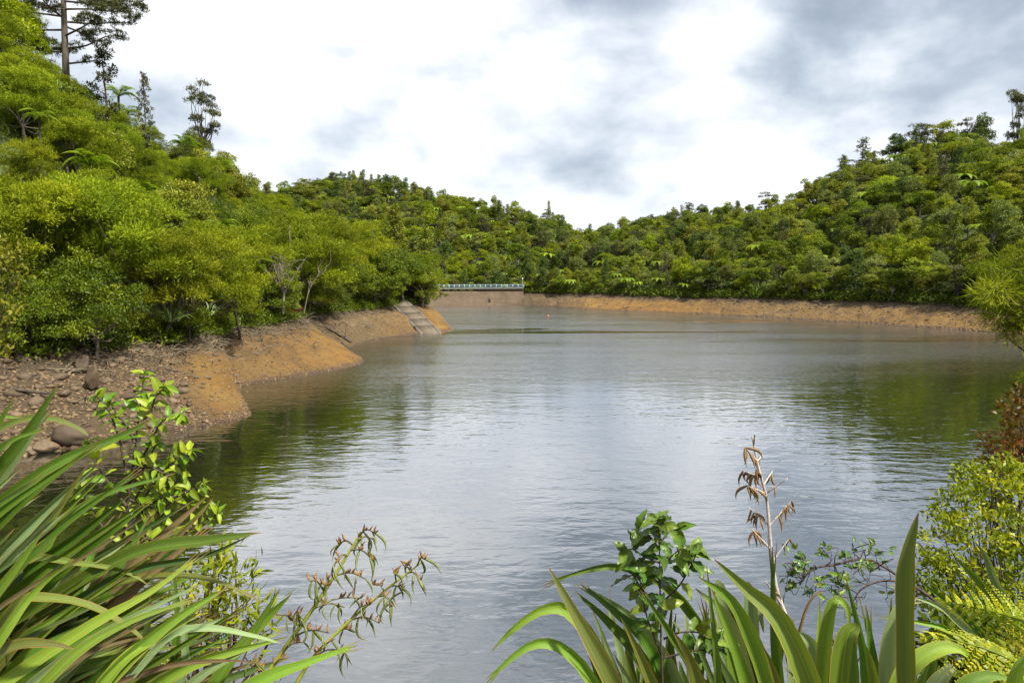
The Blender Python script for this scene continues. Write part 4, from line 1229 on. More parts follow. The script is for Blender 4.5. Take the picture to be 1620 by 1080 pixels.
def flax_mat(name, base, light, edge, age=0.03, rough=0.5):
    m, t, out = mat(name)
    a = t.n('ShaderNodeAttribute', attribute_name='luv'); s = t.n('ShaderNodeSeparateXYZ'); t.l(a, 'Vector', s, 0)
    oi = t.n('ShaderNodeObjectInfo'); tcx = t.n('ShaderNodeTexCoord')
    u = t.math('ABSOLUTE', s.outputs[0])
    # fine lengthwise veins
    cx = t.n('ShaderNodeCombineXYZ'); t.t.links.new(t.math('MULTIPLY', s.outputs[0], 20.0), cx.inputs[0]); t.t.links.new(t.math('MULTIPLY', s.outputs[1], 1.3), cx.inputs[1]); t.t.links.new(t.math('MULTIPLY', oi.outputs['Random'], 50), cx.inputs[2])
    vein = t.noise(cx.outputs[0], 2.2, 4, 0.6)
    c = t.mix(t.ramp(vein, [(0.38, (0,) * 3), (0.62, (1,) * 3)]), base, light)
    hsv = t.n('ShaderNodeHueSaturation'); t.t.links.new(c, hsv.inputs['Color'])
    t.t.links.new(t.math('ADD', 0.72, t.math('MULTIPLY', t.math('FRACT', t.math('MULTIPLY', oi.outputs['Random'], 13.7)), 0.55)), hsv.inputs['Value'])
    t.t.links.new(t.math('ADD', 0.485, t.math('MULTIPLY', oi.outputs['Random'], 0.03)), hsv.inputs['Hue'])
    c = hsv.outputs[0]
    c = t.mix(t.math('MULTIPLY', t.ramp(u, [(0.0, (1,) * 3), (0.05, (0,) * 3)]), 0.5), c, tuple(min(1, q * 1.5) for q in light))
    blot = t.noise(cx.outputs[0], 5.0, 5, 0.75, 0.5)
    rnd3 = t.math('FRACT', t.math('MULTIPLY', oi.outputs['Random'], 91.3))
    thr = t.math('SUBTRACT', 0.80 - age, t.math('ADD', t.math('MULTIPLY', rnd3, 0.10), t.math('MULTIPLY', t.math('POWER', s.outputs[1], 3.0), 0.10)))
    bl = t.math('MULTIPLY', t.math('SUBTRACT', blot, thr), 14.0, True)
    c = t.mix(t.math('MULTIPLY', bl, 0.85), c, (0.10, 0.05, 0.016))
    c = t.mix(t.math('MULTIPLY', t.math('SUBTRACT', u, 0.90), 12.0, True), c, edge)
    tip = t.math('MULTIPLY', t.math('SUBTRACT', t.math('ADD', s.outputs[1], t.math('MULTIPLY', vein, 0.05)), 0.955), 18.0, True)
    c = t.mix(tip, c, (0.19, 0.12, 0.045))
    p = t.n('ShaderNodeBsdfPrincipled'); p.inputs['Roughness'].default_value = rough; p.inputs['Specular IOR Level'].default_value = 0.35
    t.t.links.new(c, p.inputs['Base Color'])
    bm_ = t.n('ShaderNodeBump'); bm_.inputs['Strength'].default_value = 0.35; bm_.inputs['Distance'].default_value = 0.004
    t.t.links.new(vein, bm_.inputs['Height']); t.l(bm_, 0, p, 'Normal')
    tr = t.n('ShaderNodeBsdfTranslucent'); t.t.links.new(t.mix(1.0, c, (1.2, 1.15, 0.5), 'MULTIPLY'), tr.inputs[0])
    mx = t.n('ShaderNodeMixShader'); mx.inputs[0].default_value = 0.22
    t.l(p, 0, mx, 1); t.l(tr, 0, mx, 2); t.l(mx, 0, out, 0)
    return m


FX = {
    'green': flax_mat('flax_green', (0.045, 0.10, 0.008), (0.10, 0.18, 0.016), (0.17, 0.13, 0.022)),
    'light': flax_mat('flax_light', (0.095, 0.185, 0.014), (0.19, 0.28, 0.03), (0.32, 0.26, 0.04)),
    'pale': flax_mat('flax_pale', (0.13, 0.20, 0.075), (0.23, 0.30, 0.13), (0.36, 0.30, 0.10)),
    'olive': flax_mat('flax_olive', (0.075, 0.105, 0.014), (0.125, 0.155, 0.025), (0.38, 0.20, 0.035)),
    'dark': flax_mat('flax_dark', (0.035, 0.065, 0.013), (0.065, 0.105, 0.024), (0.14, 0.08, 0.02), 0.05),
    'old': flax_mat('flax_old', (0.07, 0.105, 0.012), (0.14, 0.17, 0.025), (0.30, 0.12, 0.02), 0.20),
    'dead': flax_mat('flax_dead', (0.085, 0.062, 0.024), (0.18, 0.14, 0.065), (0.12, 0.05, 0.015), 0.2, 0.7),
}


def flax_leaf(root, pts, width, key='green', roll=0.0, fold=0.35, n=15, base_w=0.75, taper=0.68, name='leaf'):
    """pts: world control points from base to tip"""
    P = spline(pts, n); T = unit(np.gradient(P, axis=0))
    face = unit(EYE - P); S = unit(np.cross(T, face))
    for k in range(1, n):
        if np.dot(S[k], S[k - 1]) < 0: S[k] = -S[k]
    N = np.cross(S, T)
    rl = roll if np.ndim(roll) else np.full(n, roll)
    S2 = S * np.cos(rl)[:, None] + N * np.sin(rl)[:, None]; N2 = np.cross(S2, T)
    v = np.linspace(0, 1, n)
    wv = np.minimum(1, (1 - v) / taper + 0.012) ** 0.75 * (base_w + (1 - base_w) * np.minimum(1, v / 0.3)) * width / 2
    wv = wv * (1 + 0.05 * np.sin(v * random.uniform(9, 23) + random.uniform(0, 6)))
    us = np.array([-1, -0.5, 0, 0.5, 1]); fd = fold * 1.7 * (1 - 0.5 * v)
    V = (P[:, None, :] + S2[:, None, :] * (us[None, :, None] * wv[:, None, None]) * math.cos(fold * 0.8) + N2[:, None, :] * ((np.abs(us)[None, :, None] - 0.5) * (wv * fd)[:, None, None]))
    uv = np.stack([np.tile(us, n), np.repeat(v, 5)], 1)
    i, j = np.meshgrid(np.arange(n - 1), np.arange(4), indexing='ij')
    F = np.stack([i * 5 + j, i * 5 + j + 1, (i + 1) * 5 + j + 1, (i + 1) * 5 + j], -1).reshape(-1, 4)
    g = Geo(); g.add(V.reshape(-1, 3) - np.array(root.location), F, 0, 0.5, uv)
    if random.random() < 0.25:                       # the dying tip splits into strips
        for sd in (-1, 1):
            e = P[-3] + S2[-3] * wv[-3] * 0.35 * sd; tipp = P[-1] + T[-1] * np.linalg.norm(P[-1] - P[-3]) * random.uniform(-0.1, 0.5) + S2[-1] * width * 0.28 * sd
            w_ = S2[-3] * wv[-3] * 0.5
            g.add(np.array([e - w_, e + w_, tipp + w_ * 0.05, tipp - w_ * 0.05]) - np.array(root.location), [(0, 1, 2, 3)], 0, 0.5, np.array([(-0.3, 0.93), (0.3, 0.93), (0.1, 1.0), (-0.1, 1.0)]))
    return link(name, g.mesh('flax_leaf', [FX[key]], True), root)


def fan(root, base, n, az, el, L, width, keys, spread=0.12, droop=0.35):
    """a fan of leaves rising from one foot; az/el in radians (ranges), droop bends the tips over"""
    for _ in range(n):
        a_ = random.uniform(*az); e_ = random.uniform(*el); l_ = random.uniform(*L)
        d = np.array([math.sin(a_) * math.cos(e_), math.cos(a_) * math.cos(e_), math.sin(e_)])
        b = np.array(base) + np.array([random.gauss(0, spread), random.gauss(0, spread), random.gauss(0, 0.03)])
        dr = random.uniform(0.2, 1) * droop
        h_ = np.array([d[0], d[1], 0])
        pts = [b, b + d * l_ * 0.35, b + d * l_ * 0.7 - [0, 0, dr * l_ * 0.16], b + d * l_ * 0.97 + h_ * 0.05 - [0, 0, dr * l_ * 0.5]]
        flax_leaf(root, pts, random.uniform(*width), random.choice(keys), random.uniform(-0.9, 0.9), random.uniform(0.2, 0.6))


def pl(*q):          # pixel control points with depth
    return [at(x, y, d) for x, y, d in q]


# small flax clumps on the hills, one mesh with joined leaves far off
for px, py, Y, n, L, lab in ((270, 508, 41, 26, 1.5, 'spiky grey-green flax clump on the bank beneath the yellow-green kanuka'),
                             (330, 500, 46, 22, 1.5, 'spiky flax clump above the orange clay beneath olive trees'),
                             (70, 190, 58, 34, 2.6, 'yellow-green flax clump high on the hill below the pine'),
                             (30, 215, 55, 30, 2.6, 'yellow-green flax clump high on the hill by the picture edge'),
                             (95, 150, 66, 30, 2.6, 'flax clump at the foot of the tall pine')):
    b = at(px, py, Y)
    cl_ = thing('flax_clump', lab, 'flax', b, 'flax clumps on the near hill')
    fan(cl_, b, n, (0, 6.28), (0.5, 1.4), (L * 0.7, L), (0.10, 0.16), ['pale', 'light', 'green'] if Y < 50 else ['light', 'light', 'green'], 0.2, 1.2)

# ------------------------------------------------------------------ stones, rubble, driftwood on the shore
import bmesh


def stone_mesh(seed, flat, sub=2):
    bm = bmesh.new(); bmesh.ops.create_icosphere(bm, subdivisions=sub, radius=1.0)
    V = np.array([v.co for v in bm.verts]); rg_ = np.random.default_rng(seed + 50)
    for _ in range(9):                    # broken faces
        q = unit(rg_.normal(0, 1, 3)); h_ = rg_.uniform(0.62, 0.9); e = V @ q - h_
        V = V - np.where(e > 0, e, 0)[:, None] * q * 0.93
    V = V * (1 + 0.16 * vnoise(V + seed * 9.1, 0.7, 3, seed))[:, None]
    for v, q in zip(bm.verts, V): v.co = Vector((q[0], q[1] * 0.75, q[2] * flat))
    me = bpy.data.meshes.new('stone'); bm.to_mesh(me); bm.free()
    me.polygons.foreach_set('use_smooth', np.ones(len(me.polygons), bool)); me.materials.append(M['stone'])
    return me


STONES = [stone_mesh(k, f) for k, f in enumerate((0.5, 0.62, 0.45, 0.7, 0.55, 0.5))]
BOULDERS = [stone_mesh(k + 20, f, 4) for k, f in enumerate((0.55, 0.62, 0.5, 0.7, 0.55, 0.6))]
pos_st = []
cnt = 0
for _ in range(6000):
    if cnt >= 290: break
    k = R.uniform(1.2, 4.4); tv = R.uniform(1.0, 2.95)
    if k > 3.3 and R.uniform() < 0.93: continue
    if k > 2.9 and R.uniform() < 0.45: continue
    P = LA.sample(LA.usec(k), tv); px, py = to_pix(P)
    if px[0] < -30 or px[0] > 420 or py[0] > 735: continue
    r = R.lognormal(-1.75, 0.42); r = min(r, 0.42)
    if any((a_ - P[0]) ** 2 + (b_ - P[1]) ** 2 < (0.8 * (r + c_)) ** 2 for a_, b_, c_ in pos_st): continue
    pos_st.append((P[0], P[1], r)); cnt += 1
    s = link('stone', STONES[R.integers(6)], left_bank)
    s.location = P + [0, 0, r * 0.12]; s.rotation_euler = (R.normal(0, .25), R.normal(0, .25), R.uniform(0, 6.28)); s.scale = (r * 1.15,) * 3
print('STONES', cnt)
GBO = 'boulders on the stony beach'
for px, py, Y, r, sh, rz, lab in (
        (147, 598, 33.0, 0.55, (0.62, 0.6, 1.15), 0.3, 'upright long boulder standing near the top of the stony beach'),
        (112, 688, 28.6, 0.62, (1.35, 1.0, 0.95), 0.2, 'largest rounded tan boulder near the water on the stony beach'),
        (74, 705, 27.7, 0.42, (1.2, 1.0, 0.95), 1.0, 'rounded tan boulder just waterward of the largest one'),
        (40, 712, 27.4, 0.30, (1.2, 1, 1), 0.4, 'small rounded boulder at the water edge of the stony beach'),
        (105, 570, 35.3, 0.55, (1.4, 1.0, 0.9), 0.5, 'dark boulder in the shade under the trees, larger of two'),
        (80, 578, 34.6, 0.45, (1.5, 1.0, 0.8), 2.0, 'flatter dark boulder in the shade under the trees'),
        (132, 578, 34.6, 0.5, (0.8, 0.8, 1.3), 1.4, 'leaning dark slab right behind the upright boulder'),
        (190, 553, 38.5, 0.45, (1.3, 1, .8), 2.2, 'dark boulder at the foot of the drooping kanuka'),
        (268, 603, 38.5, 0.28, (1.5, 1, .8), 0.2, 'small pale stone alone on the orange clay slope'),
        (310, 614, 40.5, 0.30, (.9, .9, 1.2), 0.8, 'small upright stone on the orange clay slope'),
        (312, 637, 37.8, 0.24, (1.2, 1, .9), 0.1, 'pale cobble in the little cluster low on the orange clay'),
        (331, 634, 38.4, 0.22, (1.3, 1, .9), 0.7, 'cobble at the water end of the little cluster on orange clay'),
        (392, 623, 43.0, 0.3, (1.4, 1, .7), 0.4, 'dark stone at the waterline of the first clay point')):
    P = at(px, py, Y); o = tag(link('boulder', BOULDERS[px % 6]), lab, 'boulder', GBO)
    o.location = P; o.rotation_euler = (0.1, 0.15, rz); o.scale = (r * sh[0], r * sh[1] * 1.2, r * sh[2] * 1.5)


def rubble(L, k0, k1, n, r0, r1, t0, t1, dens, seed):
    g = Geo(); oc = np.array([(1, 0, 0), (-1, 0, 0), (0, 1, 0), (0, -1, 0), (0, 0, 1), (0, 0, -1)], float)
    of_ = np.array([(0, 2, 4), (2, 1, 4), (1, 3, 4), (3, 0, 4), (2, 0, 5), (1, 2, 5), (3, 1, 5), (0, 3, 5)])
    for _ in range(n):
        k = R.uniform(k0, k1)
        if R.uniform() > np.interp(k, *zip(*dens)): continue
        P = L.sample(L.usec(k), R.uniform(t0, t1)); r = R.uniform(r0, r1) * R.uniform(0.5, 1)
        V = oc * r * R.uniform(0.6, 1.3, (6, 3)) * [1.2, 1.2, 0.7] + R.normal(0, r * 0.15, (6, 3))
        a_ = R.uniform(0, 6.28); V = np.column_stack([V[:, 0] * math.cos(a_) - V[:, 1] * math.sin(a_), V[:, 0] * math.sin(a_) + V[:, 1] * math.cos(a_), V[:, 2]])
        g.add(V + P, of_, 0, np.clip(R.normal(0.5, 0.2), 0, 1))
    return tag(link('gravel', g.mesh('gravel', [M['rubble']])), kind='stuff')


rubble(LA, 1, 11, 13000, 0.05, 0.13, 1.0, 2.95, [(1, 0.9), (3, 0.8), (3.6, 0.25), (5, 0.5), (6.4, 0.25), (7.2, 0.1), (7.7, 0.9), (9.5, 0.9), (9.8, 0.5), (11, 0.1)], 1)
rubble(LB, 5.5, 13.2, 4200, 0.08, 0.24, 1.0, 2.95, [(5.5, 0.9), (6.6, 0.7), (7, 0.15), (8.4, 0.15), (8.8, 0.8), (13, 0.7)], 2)

rubble(LA, 1.1, 3.5, 1500, 0.07, 0.20, 1.0, 2.9, [(1, 1), (2.7, 1), (3.5, 0.1)], 3)

rubble(LA, 1.1, 11.2, 2600, 0.03, 0.12, 0.93, 1.2, [(1, 1), (11.2, 1)], 4)
rubble(LB, 5.5, 13.2, 1500, 0.06, 0.2, 0.93, 1.2, [(5, 1), (13.2, 1)], 5)

# roots and dead twigs matted along the tree line
g = Geo()
for _ in range(1700):
    k = R.uniform(2.2, 9.9); tv = R.uniform(2.45, 3.05) if R.uniform() < 0.8 else R.uniform(1.7, 2.6)
    P = LA.sample(LA.usec(k), tv) + [0, 0, 0.06]; a_ = R.uniform(0, 6.28); L_ = R.uniform(0.3, 1.3)
    d = np.array([math.cos(a_), math.sin(a_), R.uniform(-0.1, 0.35)])
    g.tube(spline([P, P + d * L_ * 0.5 + R.normal(0, 0.1, 3), P + d * L_ - [0, 0, 0.1]], 5), np.linspace(0.03, 0.008, 5) * R.uniform(0.6, 1.4), 4, 0, np.clip(R.normal(0.5, 0.2), 0, 1))
tag(link('dead_twigs', g.mesh('dead_twigs', [M['dry']])), kind='stuff')
g = Geo()
for _ in range(520):
    k = R.uniform(6.0, 13.2); tv = R.uniform(2.5, 3.02) if R.uniform() < 0.7 else R.uniform(1.3, 2.6)
    P = LB.sample(LB.usec(k), tv) + [0, 0, 0.1]; a_ = R.uniform(0, 6.28); L_ = R.uniform(0.8, 2.6)
    d = np.array([math.cos(a_), math.sin(a_), R.uniform(-0.3, 0.2)])
    g.tube(spline([P, P + d * L_ * 0.5 + R.normal(0, 0.2, 3), P + d * L_], 4), np.linspace(0.07, 0.02, 4) * R.uniform(0.6, 1.4), 4, 0, np.clip(R.normal(0.3, 0.2), 0, 1))
tag(link('dead_twigs', g.mesh('dead_twigs', [M['dry']])), kind='stuff')


def log(name, pix, rad, label, group='driftwood logs on the clay shore', stubs=2):
    P = np.array([at(*q) for q in pix]); root = thing(name, label, 'log', P[0], group)
    Q = spline(P, 14) - P[0]; g = Geo()
    g.tube(Q, np.linspace(rad, rad * 0.6, 14) * (1 + 0.15 * R.normal(0, 1, 14)), 9)
    link('stem', g.mesh('log_stem', [M['log']], True), root)
    for _ in range(stubs):
        q = Q[random.randrange(3, 12)]; g = Geo(); g.tube(spline([q, q + R.normal(0, 0.2, 3) + [0, 0, 0.4], q + R.normal(0, 0.3, 3) + [0, 0, 0.9]], 6), np.linspace(rad * 0.4, rad * 0.1, 6), 6)
        link('branch', g.mesh('log_branch', [M['log']], True), root)


log('driftwood_log', [(505, 513, 75), (528, 524, 74), (555, 541, 72)], 0.22, 'thick dark driftwood log sliding into the water of the cove')
log('driftwood_log', [(455, 508, 66), (480, 502, 70), (498, 494, 74)], 0.13, 'thin dark log lying along the top of the cove bank')
log('driftwood_log', [(466, 500, 66), (480, 514, 66), (489, 533, 66)], 0.10, 'thin dead branch hanging down the cove bank', stubs=4)
log('driftwood_log', [(5, 612, 31), (40, 618, 30.8), (78, 622, 30.6)], 0.10, 'straight grey log lying across the stony beach', stubs=0)

# ------------------------------------------------------------------ foreground: flax on the camera's bank
GX = 'flax plants on the near bank'
lb0 = at(-200, 1180, 2.2)
flaxL = thing('flax_plant', 'large flax plant with long arching green leaves below the stony beach', 'flax', lb0, GX)
H_ = lambda pts, wpx, key, roll=0.0, fold=0.35, **k: flax_leaf(flaxL, pl(*pts), 0.62 * wpx / 1080 * np.mean([q[2] for q in pts]), key, roll, fold, **k)
# upper left leaves
H_([(-190, 1120, 2.7), (-60, 830, 2.7), (40, 690, 2.7), (93, 607, 2.7)], 46, 'green', 0.3, 0.5)
H_([(-190, 1100, 2.8), (-70, 850, 2.8), (20, 730, 2.8), (82, 640, 2.8)], 44, 'pale', -0.4, 0.4)
H_([(-190, 1020, 2.5), (-80, 800, 2.5), (-20, 700, 2.5), (26, 624, 2.5)], 36, 'green', 0.4)
H_([(-190, 980, 2.6), (-90, 760, 2.6), (-30, 668, 2.6), (36, 660, 2.6)], 30, 'light', 0.4)
H_([(-230, 1090, 2.4), (-60, 860, 2.4), (70, 745, 2.45), (180, 695, 2.5), (241, 664, 2.5)], 42, 'green', 0.25, 0.5)
H_([(-230, 1110, 2.4), (-70, 900, 2.4), (50, 780, 2.4), (160, 700, 2.45)], 40, 'green', -0.3, 0.5)
H_([(-200, 960, 2.9), (-60, 730, 2.9), (20, 668, 2.9), (80, 662, 2.9), (125, 678, 2.9), (140, 690, 2.9)], 24, 'olive', 0.5)
H_([(-200, 960, 2.6), (-60, 780, 2.6), (10, 702, 2.6), (74, 678, 2.6)], 26, 'green', 0.2)
H_([(-230, 1120, 2.3), (-40, 920, 2.35), (80, 800, 2.4), (160, 730, 2.4)], 44, 'pale', -0.5, 0.5)
H_([(-220, 1120, 2.2), (-30, 930, 2.25), (60, 850, 2.3), (145, 726, 2.3)], 40, 'old', 0.3, 0.5)
H_([(-220, 1130, 2.3), (-10, 930, 2.3), (130, 800, 2.35), (278, 748, 2.4)], 32, 'green', 0.4, 0.4)
H_([(-200, 1100, 2.5), (20, 920, 2.5), (120, 850, 2.5), (208, 780, 2.5)], 42, 'green', -0.3, 0.5)
H_([(-220, 1130, 2.3), (60, 960, 2.3), (210, 875, 2.3), (330, 855, 2.3), (413, 842, 2.3)], 40, 'green', 0.45, 0.6, taper=0.35)
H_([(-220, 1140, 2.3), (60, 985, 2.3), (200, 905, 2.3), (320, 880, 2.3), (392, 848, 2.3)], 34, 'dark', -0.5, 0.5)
H_([(-150, 1090, 1.9), (-40, 980, 1.9), (20, 905, 1.9), (71, 836, 1.9)], 36, 'light', 0.2, 0.4)
H_([(-150, 1190, 1.8), (20, 1070, 1.85), (150, 985, 1.9), (240, 935, 1.95), (315, 878, 2.0)], 36, 'light', 0.25, 0.35)
H_([(-120, 1200, 1.7), (0, 1010, 1.75), (60, 930, 1.8), (122, 882, 1.8)], 28, 'light', -0.25)
H_([(-40, 1220, 1.7), (90, 1060, 1.75), (190, 990, 1.8), (316, 944, 1.85)], 34, 'light', 0.3)
H_([(40, 1240, 1.7), (170, 1075, 1.75), (270, 985, 1.8), (360, 928, 1.85)], 46, 'light', -0.25, 0.45)
H_([(60, 1240, 1.7), (180, 1060, 1.75), (255, 1005, 1.8), (318, 967, 1.85)], 38, 'light', 0.4, 0.4)
H_([(-60, 1100, 2.0), (20, 960, 2.0), (80, 946, 2.0), (150, 960, 2.0), (215, 1000, 2.0), (230, 1020, 2.0)], 28, 'old', 0.5)
H_([(-100, 1100, 2.3), (20, 900, 2.3), (120, 890, 2.3), (200, 905, 2.3), (235, 925, 2.3)], 20, 'olive', 0.3)
H_([(60, 1000, 2.4), (180, 925, 2.4), (270, 910, 2.4), (340, 918, 2.4), (410, 948, 2.4)], 22, 'old', 0.4)
H_([(210, 1070, 1.9), (270, 1005, 1.9), (330, 993, 1.9), (400, 1005, 1.9), (448, 1018, 1.9)], 24, 'pale', 0.4)
H_([(160, 1090, 1.9), (260, 1055, 1.9), (340, 1045, 1.9), (415, 1047, 1.9)], 17, 'dead', 0.2, 0.6)
H_([(-80, 1060, 1.8), (20, 1020, 1.8), (80, 1018, 1.8), (118, 1026, 1.8)], 30, 'old', 0.1, 0.2)
H_([(-160, 1100, 2.1), (0, 960, 2.1), (150, 870, 2.1), (240, 810, 2.1)], 14, 'dead', 0.2)
H_([(270, 1230, 2.1), (345, 1075, 2.15), (400, 1000, 2.2), (443, 930, 2.2)], 38, 'green', 0.2, 0.4)
H_([(260, 1230, 2.15), (350, 1060, 2.2), (420, 980, 2.25), (462, 938, 2.25)], 40, 'light', -0.3, 0.4)
H_([(250, 1200, 1.8), (390, 1090, 1.8), (480, 1050, 1.8), (566, 1020, 1.8)], 44, 'light', 0.3, 0.5)
H_([(210, 1200, 2.2), (285, 1080, 2.2), (292, 1000, 2.2), (285, 930, 2.2)], 26, 'pale', 0.2)
H_([(250, 1200, 2.3), (270, 1090, 2.3), (280, 980, 2.3), (275, 900, 2.3)], 26, 'green', 0.2)
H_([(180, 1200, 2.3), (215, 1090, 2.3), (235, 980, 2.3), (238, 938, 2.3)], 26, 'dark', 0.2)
# narrower blades behind the big ones, coloured darker to suggest shaded gaps
for k in range(64):
    u_ = random.random(); d_ = random.uniform(2.0, 2.7)
    if k % 3 == 0: lx, ly = random.uniform(20, 260), random.uniform(690, 860)
    elif k % 3 == 1: lx, ly = random.uniform(100, 400), random.uniform(860, 990)
    else: lx, ly = random.uniform(200, 470), random.uniform(950, 1060)
    x0, y0 = lx - random.uniform(260, 420), 1190 + random.uniform(-60, 60)
    if k % 3 == 0: y0 = ly + random.uniform(280, 380)
    mx_, my_ = x0 * 0.5 + lx * 0.5 - 10, y0 * 0.5 + ly * 0.5 - random.uniform(5, 40)
    flax_leaf(flaxL, pl((x0, y0, d_), (mx_, my_, d_), (lx, ly, d_ + 0.05)), random.uniform(15, 30) / 1080 * d_, random.choice(['green', 'green', 'dark', 'green', 'olive', 'pale', 'dark', 'light', 'dead']), random.uniform(-0.8, 0.8), 0.5)
# inner leaves, mostly dark: the clump's inner shade put into leaf colour
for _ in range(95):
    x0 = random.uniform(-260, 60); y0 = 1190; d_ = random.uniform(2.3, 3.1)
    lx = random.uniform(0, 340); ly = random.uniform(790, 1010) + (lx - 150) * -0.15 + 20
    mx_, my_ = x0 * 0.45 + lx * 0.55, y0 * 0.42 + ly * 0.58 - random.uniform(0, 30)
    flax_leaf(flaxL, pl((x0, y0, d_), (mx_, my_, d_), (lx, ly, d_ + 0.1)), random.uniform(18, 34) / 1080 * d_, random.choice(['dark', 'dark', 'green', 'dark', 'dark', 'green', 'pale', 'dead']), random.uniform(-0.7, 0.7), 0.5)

rb0 = at(1130, 1200, 2.1)
flaxR = thing('flax_plant', 'flax plant with upright strap leaves and a bleached dead flower stalk above open water', 'flax', rb0, GX)
H_ = lambda pts, wpx, key, roll=0.0, fold=0.35, **k: flax_leaf(flaxR, pl(*pts), 0.80 * wpx / 1080 * np.mean([q[2] for q in pts]), key, roll, fold, **k)
H_([(1040, 1240, 1.9), (975, 1090, 1.9), (915, 980, 1.95), (868, 897, 2.0)], 46, 'olive', 0.15, 0.3, taper=0.8)
H_([(1030, 1200, 2.1), (960, 1050, 2.1), (905, 970, 2.1), (862, 963, 2.1), (815, 992, 2.1), (778, 1029, 2.1)], 32, 'light', 0.3, 0.4)
H_([(990, 1200, 2.0), (940, 1080, 2.0), (890, 1025, 2.0), (845, 1018, 2.0), (800, 1048, 2.0), (768, 1082, 2.0)], 28, 'light', 0.3, 0.4)
H_([(1180, 1140, 2.2), (1110, 990, 2.2), (1040, 915, 2.2), (975, 895, 2.2), (915, 905, 2.2), (860, 926, 2.2)], 26, 'green', 0.5, 0.6)
H_([(1080, 1200, 2.1), (1020, 1050, 2.1), (965, 985, 2.1), (910, 935, 2.1)], 34, 'green', 0.3, 0.5)
H_([(1100, 1200, 2.15), (1030, 1030, 2.15), (975, 970, 2.15), (916, 922, 2.15)], 30, 'green', -0.3, 0.5)
H_([(1100, 1200, 2.2), (1060, 1060, 2.2), (1000, 980, 2.2), (930, 930, 2.2)], 38, 'pale', 0.3, 0.3)
H_([(1160, 1200, 1.9), (1110, 1080, 1.9), (1060, 1000, 1.9), (1013, 932, 1.9)], 28, 'green', 0.35, 0.5)
H_([(1080, 1220, 1.8), (1040, 1100, 1.8), (1010, 1030, 1.8), (982, 975, 1.8)], 28, 'olive', 0.3)
H_([(1130, 1200, 1.8), (1110, 1100, 1.8), (1090, 1040, 1.8), (1065, 998, 1.8)], 34, 'old', 0.2, 0.3)
H_([(1000, 1220, 1.8), (960, 1120, 1.8), (900, 1040, 1.8), (945, 985, 1.8)][:3], 24, 'light', 0.2)
H_([(1220, 1250, 2.2), (1180, 1080, 2.2), (1150, 980, 2.2), (1100, 930, 2.2)], 46, 'pale', 0.2, 0.25)
H_([(1260, 1250, 1.8), (1220, 1090, 1.8), (1165, 960, 1.8), (1105, 912, 1.8)], 44, 'light', 0.25, 0.35)
H_([(1230, 1250, 1.9), (1195, 1130, 1.9), (1160, 1020, 1.9), (1125, 930, 1.9)], 38, 'green', -0.3, 0.5)
H_([(1150, 1250, 1.9), (1140, 1140, 1.9), (1135, 1050, 1.9), (1118, 895, 1.95)], 26, 'green', 0.3)
H_([(1330, 1260, 1.6), (1285, 1090, 1.6), (1235, 980, 1.65), (1180, 930, 1.7), (1130, 884, 1.75)], 54, 'light', 0.3, 0.4)
H_([(1250, 1260, 2.0), (1235, 1100, 2.0), (1225, 980, 2.0), (1222, 864, 2.0)], 36, 'green', 0.35, 0.5, taper=0.9)
H_([(1190, 1250, 2.5), (1190, 1080, 2.5), (1188, 970, 2.5), (1183, 925, 2.5), (1172, 935, 2.5)], 36, 'pale', 0.1, 0.3)
H_([(1150, 1250, 2.5), (1150, 1080, 2.5), (1145, 970, 2.5), (1137, 922, 2.5), (1130, 940, 2.5)], 38, 'pale', -0.1, 0.3)
H_([(1260, 1250, 2.5), (1260, 1080, 2.5), (1245, 985, 2.5), (1205, 965, 2.5), (1208, 1000, 2.5)], 34, 'pale', -0.2, 0.3)
H_([(1290, 1260, 2.0), (1300, 1080, 2.0), (1308, 1000, 2.0), (1320, 950, 2.0), (1340, 960, 2.0), (1344, 1000, 2.0)], 30, 'light', 0.3, 0.4)
H_([(1380, 1260, 1.9), (1372, 1080, 1.9), (1360, 1000, 1.9), (1338, 914, 1.9)], 24, 'green', 0.3, 0.5)
H_([(1320, 1260, 1.7), (1330, 1090, 1.7), (1340, 1010, 1.7), (1352, 992, 1.7), (1356, 985, 1.7)], 50, 'light', 0.0, 0.3)
H_([(1345, 1260, 1.65), (1350, 1120, 1.65), (1352, 1060, 1.65), (1352, 1008, 1.65)], 30, 'green', 0.2)
H_([(1280, 1260, 2.1), (1292, 1090, 2.1), (1290, 1030, 2.1), (1275, 1008, 2.1), (1262, 1000, 2.1)], 36, 'pale', 0.3)
H_([(1390, 1260, 1.8), (1385, 1100, 1.8), (1378, 1050, 1.8), (1370, 1020, 1.8)], 24, 'light', 0.2)
H_([(1240, 1250, 1.7), (1235, 1110, 1.7), (1220, 1050, 1.7), (1205, 1020, 1.7)], 20, 'old', 0.2)
for _ in range(52):
    x0 = random.uniform(990, 1410); d_ = random.uniform(2.1, 2.7); lx = x0 + random.uniform(-110, 60); ly = random.uniform(940, 1060)
    flax_leaf(flaxR, pl((x0, 1240, d_), (x0 * 0.6 + lx * 0.4, 1120, d_), (lx, ly, d_)), random.uniform(18, 34) / 1080 * d_, random.choice(['dark', 'green', 'pale', 'green', 'light', 'olive', 'dark']), random.uniform(-0.6, 0.6), 0.4)
rb1 = at(1470, 1220, 1.8)
flaxT = thing('flax_plant', 'flax plant with one tall straight blade standing before the small-leaved bush', 'flax', rb1, GX)
H_ = lambda pts, wpx, key, roll=0.0, fold=0.35, **k: flax_leaf(flaxT, pl(*pts), wpx / 1080 * np.mean([q[2] for q in pts]), key, roll, fold, **k)
H_([(1436, 1260, 1.7), (1434, 1080, 1.7), (1432, 960, 1.7), (1436, 880, 1.7), (1453, 810, 1.7)], 29, 'olive', 0.15, 0.3, taper=0.35)
